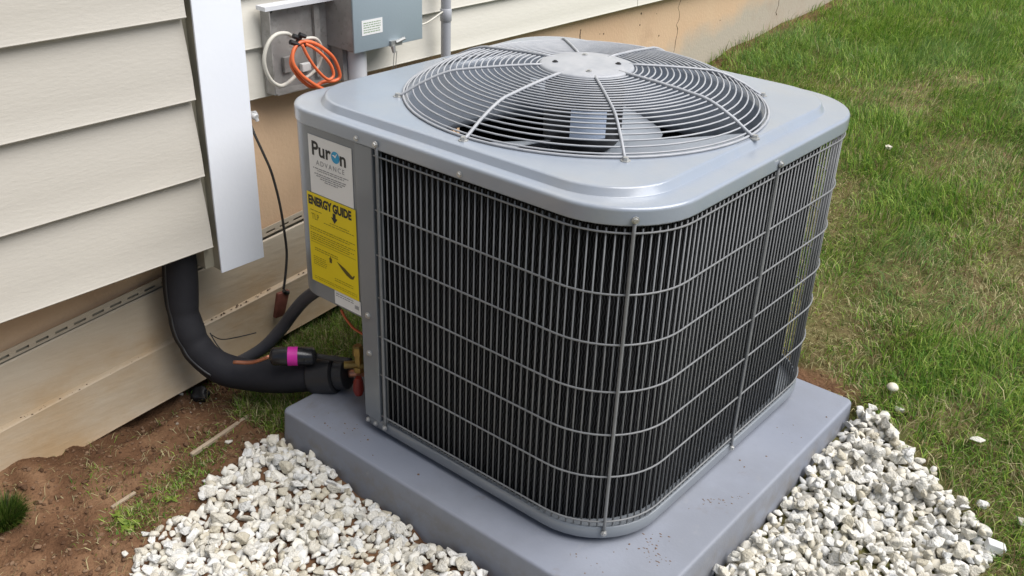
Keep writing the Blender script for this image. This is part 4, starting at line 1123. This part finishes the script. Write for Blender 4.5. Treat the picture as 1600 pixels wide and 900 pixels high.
# ------------------------------------------------------------------ soil clods
def clods(n):
    Vs, Fs, off = [], [], 0
    x = rng.uniform(-0.72, 0.2, n*3); y = rng.uniform(-1.25, 0.1, n*3)
    k = (soil(x, y) > rng.uniform(0.2, 0.9, n*3)) & ~in_poly(x, y, LEFT_BED) & ~((x > PAD[0]-0.01) & (x < PAD[1]) & (y > PAD[2]-0.01) & (y < PAD[3])) & (x > -0.68)
    x, y = x[k][:n], y[k][:n]; z = ground_h(x, y)
    for i in range(len(x)):
        V, F = SV[rng.integers(0, 26)]; r = float(np.clip(rng.lognormal(math.log(0.0029), 0.5), 0.0012, 0.010))
        a = rng.uniform(0, 6.28); c_, s_ = math.cos(a), math.sin(a)
        Mx = np.array([[c_, -s_, 0], [s_, c_, 0], [0, 0, 1]])*r
        Vs.append(V@Mx.T+[x[i], y[i], z[i]+r*0.15]); Fs.append(F+off); off += len(V)
    return np.concatenate(Vs), np.concatenate(Fs)
V, F = clods(3200)
def _clod(M, nt, b, tc):
    N, L = nt.nodes, nt.links
    g = N.new('ShaderNodeNewGeometry'); cr_ = N.new('ShaderNodeValToRGB'); e = cr_.color_ramp.elements
    e[0].color = (0.075, 0.040, 0.022, 1); e[1].color = (0.23, 0.15, 0.095, 1); k = e.new(0.6); k.color = (0.15, 0.085, 0.05, 1)
    L.new(g.outputs['Random Per Island'], cr_.inputs[0]); L.new(cr_.outputs[0], b.inputs['Base Color'])
o = link('soil_clods', np_mesh('soil_clods', V, F, pmat('clod_soil', (0.12, 0.07, 0.04), None, rough=0.95, bump=0.5, bscale=300, extra=_clod, spec=0.2)))
tag(o, 'crumbs of brown soil scattered over the bare ground by the wall', 'soil', kind='stuff')

V_, F_, off = [], [], 0
for i in range(90):
    p = gpt(rng.normal(262, 38), rng.normal(622, 20))
    if p[0] < -0.66: continue
    v, f = SV[rng.integers(0, 26)]; r = rng.uniform(0.0015, 0.0048)
    V_.append(v*r*np.array([1.2, 0.9, 0.7])+p+[0, 0, r*0.3]); F_.append(f+off); off += len(v)
o = link('pale_chips', np_mesh('pale_chips', np.concatenate(V_), np.concatenate(F_), pmat('pale_chip', (0.36, 0.33, 0.28), (0.24, 0.19, 0.14), 60, 0.9)))
tag(o, 'fine pale rubble and chips on the soil below the siding panel', 'rubble', kind='stuff')

# ------------------------------------------------------------------ grass
def blades(x, y, z, L, w, lean, az, col, name, label, curl=0.5):
    n = len(x); u = np.stack([np.cos(az), np.sin(az), np.zeros(n)], 1); s = np.stack([-np.sin(az), np.cos(az), np.zeros(n)], 1)
    s = s*np.cos(rng.uniform(-1.2, 1.2, n))[:, None]+u*np.sin(rng.uniform(-1.2, 1.2, n))[:, None]
    b0 = np.stack([x, y, z-0.004], 1); up = np.array([0, 0, 1.0])
    th0 = lean*0.6; th1 = np.clip(lean*1.5, 0, 1.75)
    mid = b0+(L*0.5)[:, None]*(np.sin(th0)[:, None]*u+np.cos(th0)[:, None]*up)
    tip = mid+(L*0.5)[:, None]*(np.sin(th1)[:, None]*u+np.cos(th1)[:, None]*up)
    V = np.stack([b0-s*(w/2)[:, None], b0+s*(w/2)[:, None], mid+s*(w*0.42)[:, None], mid-s*(w*0.42)[:, None], tip], 1).reshape(-1, 3)
    k = np.arange(n)*5
    tri = np.stack([np.stack([k, k+1, k+2], 1), np.stack([k, k+2, k+3], 1), np.stack([k+3, k+2, k+4], 1)], 1).reshape(-1, 3)
    me = np_mesh(name, V, tri, MAT['blade'])
    me.polygons.foreach_set('use_smooth', np.ones(len(tri), bool))
    ca_ = me.color_attributes.new('tint', 'FLOAT_COLOR', 'POINT')
    c4 = np.concatenate([np.repeat(col, 5, 0), np.ones((n*5, 1))], 1).astype(np.float32)
    ca_.data.foreach_set('color', c4.ravel())
    o = link(name, me); tag(o, label, 'grass', kind='stuff'); return o
C_DEEP, C_MID, C_LIME, C_BLUE = np.array([0.075, 0.18, 0.018]), np.array([0.185, 0.32, 0.040]), np.array([0.34, 0.45, 0.085]), np.array([0.19, 0.30, 0.13])
C_STRAW, C_TAN = np.array([0.50, 0.45, 0.24]), np.array([0.22, 0.15, 0.075])
def tints(x, y, dry):
    n = len(x); a = rng.random(n); pa = fbm(x*2.3+40, y*2.3+11, 3)
    c = np.where((a < 0.35)[:, None], C_DEEP, np.where((a < 0.75)[:, None], C_MID, C_LIME))
    c = c*(1-0.35*sstep(0.45, 0.75, pa))[:, None]+C_BLUE*(0.35*sstep(0.45, 0.75, pa))[:, None]
    d = rng.random(n) < dry
    st = np.where((rng.random(n) < 0.62)[:, None], C_STRAW, C_TAN)
    c = np.where(d[:, None], st, c)
    return c*rng.uniform(0.7, 1.25, n)[:, None]
def pick(n, x0, x1, y0, y1, far_pow=0.0):
    x = rng.uniform(x0, x1, n); y = rng.uniform(y0, y1, n); return x, y
def keep_mask(x, y):
    k = ~((x > PAD[0]-0.004) & (x < PAD[1]+0.004) & (y > PAD[2]) & (y < PAD[3]+0.004))
    k &= ~in_poly(x, y, RIGHT_BED) & ~in_poly(x, y, LEFT_BED) & (x > XF+0.005)
    k &= ~((np.abs(x) < 0.4) & (np.abs(y) < 0.4))
    return k
def frustum(x, y, mpx=140):
    d = np.stack([x, y, base_h(x, y)], 1)-CPOS; zc = d@CF; u = 800+FPX*(d@CR)/zc; v = 450-FPX*(d@CU)/zc
    return (u > -mpx) & (u < 1600+mpx) & (v > -mpx*1.5) & (v < 900+mpx) & (zc > 0.2)
# lawn to the right and beyond
x, y = pick(1650000, -0.73, 4.2, -0.6, 6.5)
k = frustum(x, y, 480) & keep_mask(x, y) & ((x > 0.35) | (y > 0.36))
x, y = x[k], y[k]
dist = np.hypot(x-CPOS[0], y-CPOS[1])
pn = fbm(x*3.2, y*3.2, 4); pn2 = fbm(x*9+7, y*9+3, 3)
dens = np.clip(0.62+0.9*(pn2-0.5)+0.5*(pn-0.5), 0.12, 1)*(1-0.93*soil(x, y))
k = rng.random(len(x)) < dens
x, y, dist, pn, pn2 = x[k], y[k], dist[k], pn[k], pn2[k]
n = len(x); print('lawn blades', n)
dry = np.clip(0.58-0.30*(dist-1.5)+1.7*(0.5-pn), 0.04, 0.85)
L = rng.uniform(0.024, 0.066, n)*(0.75+0.5*pn)*(1-0.25*dry)
lean = np.clip(rng.normal(0.80, 0.42, n)+0.35*dry, 0.05, 1.5)
w = rng.uniform(0.0012, 0.0029, n)*(1-0.25*dry)
az = rng.uniform(0, 6.283, n)*0.6+2*math.pi*fbm(x*5, y*5, 2)*1.6
blades(x, y, ground_h(x, y), L, w, lean, az, tints(x, y, dry), 'lawn_grass', 'patchy green and straw coloured lawn grass rising beyond the air conditioner')
# longer tufts in the lawn
nt_ = 620; tx, ty = pick(nt_*3, 0.4, 2.6, 0.1, 4.5); k = frustum(tx, ty, 500) & keep_mask(tx, ty) & (soil(tx, ty) < 0.3); tx, ty = tx[k][:nt_], ty[k][:nt_]
m_ = 34; x = np.repeat(tx, m_)+rng.normal(0, 0.022, len(tx)*m_); y = np.repeat(ty, m_)+rng.normal(0, 0.022, len(tx)*m_)
k = keep_mask(x, y); x, y = x[k], y[k]; n = len(x)
blades(x, y, ground_h(x, y), rng.uniform(0.03, 0.07, n), rng.uniform(0.0015, 0.0028, n), np.clip(rng.normal(0.8, 0.3, n), .1, 1.5), rng.uniform(0, 6.28, n), tints(x, y, np.full(n, 0.18)), 'grass_tufts', 'longer green tufts standing out of the lawn')
# rough grass between wall and unit, and moss-green wisps beside the gravel
x, y = pick(90000, -0.71, -0.30, -0.52, 0.6); k = keep_mask(x, y) & ((y > -0.62+0.30*fbm(x*9, y*9, 3)) | (rng.random(len(x)) < 0.05)); x, y = x[k], y[k]
k = rng.random(len(x)) < np.clip(0.2+0.9*fbm(x*11, y*11, 3), 0, .8)*sstep(-0.58, -0.42, y); x, y = x[k], y[k]; n = len(x)
blades(x, y, ground_h(x, y), rng.uniform(0.015, 0.050, n), rng.uniform(0.001, 0.0021, n), np.clip(rng.normal(0.8, 0.4, n), .05, 1.5), rng.uniform(0, 6.28, n), tints(x, y, np.full(n, 0.38))*0.9, 'rough_grass', 'rough dark grass between the foundation and the air conditioner')
cxs = [gpt(300, 735), gpt(240, 795), gpt(205, 810), gpt(275, 760), gpt(330, 700), gpt(150, 750), gpt(240, 650), gpt(200, 660)]
wts = [1, .9, 1.4, 1.1, .6, .35, .5, .5]
xs_, ys_ = [], []
for c_, w_ in zip(cxs, wts):
    m_ = int(420*w_); xs_.append(rng.normal(c_[0], 0.028, m_)); ys_.append(rng.normal(c_[1], 0.028, m_))
x, y = np.concatenate(xs_), np.concatenate(ys_); k = keep_mask(x, y) & (x > -0.66); x, y = x[k], y[k]; n = len(x)
blades(x, y, ground_h(x, y), rng.uniform(0.008, 0.026, n), rng.uniform(0.001, 0.0024, n), np.clip(rng.normal(0.9, 0.35, n), .05, 1.5), rng.uniform(0, 6.28, n), tints(x, y, np.full(n, 0.25)), 'moss_grass', 'thin dark green growth between the bare soil and the gravel heap')
x, y = pick(1400, -0.68, -0.2, -1.2, -0.2); k = keep_mask(x, y); x, y = x[k], y[k]; n = len(x)
blades(x, y, ground_h(x, y)+0.004, rng.uniform(0.01, 0.035, n), rng.uniform(0.0008, 0.0016, n), rng.uniform(1.0, 1.5, n), rng.uniform(0, 6.28, n), tints(x, y, np.full(n, 0.92))*0.85, 'dead_stems', 'dead straw stems lying on the bare soil')
# leafy weeds and the dark tuft at the left edge
def leaf(M, p, d, L_, w_, droop):
    d = np.array(d, float); d /= np.linalg.norm(d); s_ = np.cross(d, [0, 0, 1]); s_ /= np.linalg.norm(s_)+1e-9
    pts = []
    for t, ww in ((0, 0.12), (0.35, 1.0), (0.7, 0.75), (1, 0.04)):
        c_ = p+d*L_*t-np.array([0, 0, droop*L_*t*t]); pts.append((c_-s_*w_*ww/2, c_+s_*w_*ww/2))
    M.add([q_ for a in pts for q_ in a], [(0, 1, 3, 2), (2, 3, 5, 4), (4, 5, 7, 6)])
lw = pmat('weed_leaf', (0.11, 0.17, 0.02), (0.20, 0.24, 0.035), 60, 0.5)
def weed(px, py, nl, size, label):
    p = gpt(px, py); t = thing('weed', label, 'weed', tuple(p))
    for i in range(nl):
        a = i*2.399+random.random(); el = random.uniform(0.25, 1.0); b = MB()
        leaf(b, p+np.array([0, 0, 0.003]), (math.cos(a), math.sin(a), el), size*random.uniform(0.6, 1.1), size*0.36, random.uniform(0.2, 0.9)); b.obj('leaf', lw, t, smooth=True)
weed(202, 822, 13, 0.034, 'yellow green leafy weed on the soil left of the gravel heap')
weed(190, 806, 9, 0.024, 'small weed sprouting behind the larger yellow green weed')
weed(268, 782, 8, 0.020, 'tiny bright weed at the left rim of the gravel heap')
pt_ = gpt(5, 812); n = 1500; a = rng.uniform(0, 6.283, n); r = 0.033*np.sqrt(rng.random(n))
x, y = pt_[0]+r*np.cos(a), pt_[1]+r*np.sin(a)
o = blades(x, y, np.full(n, pt_[2]), rng.uniform(0.02, 0.05, n), rng.uniform(0.0012, 0.0022, n), np.clip(rng.normal(0.35, 0.25, n)+r*9, .05, 1.4), a, tints(x, y, np.full(n, 0.04))*0.32, 'grass_tuft', 'dense dark green tuft at the left edge of the photo on bare soil')
del o['kind']; o['category'] = 'plant'
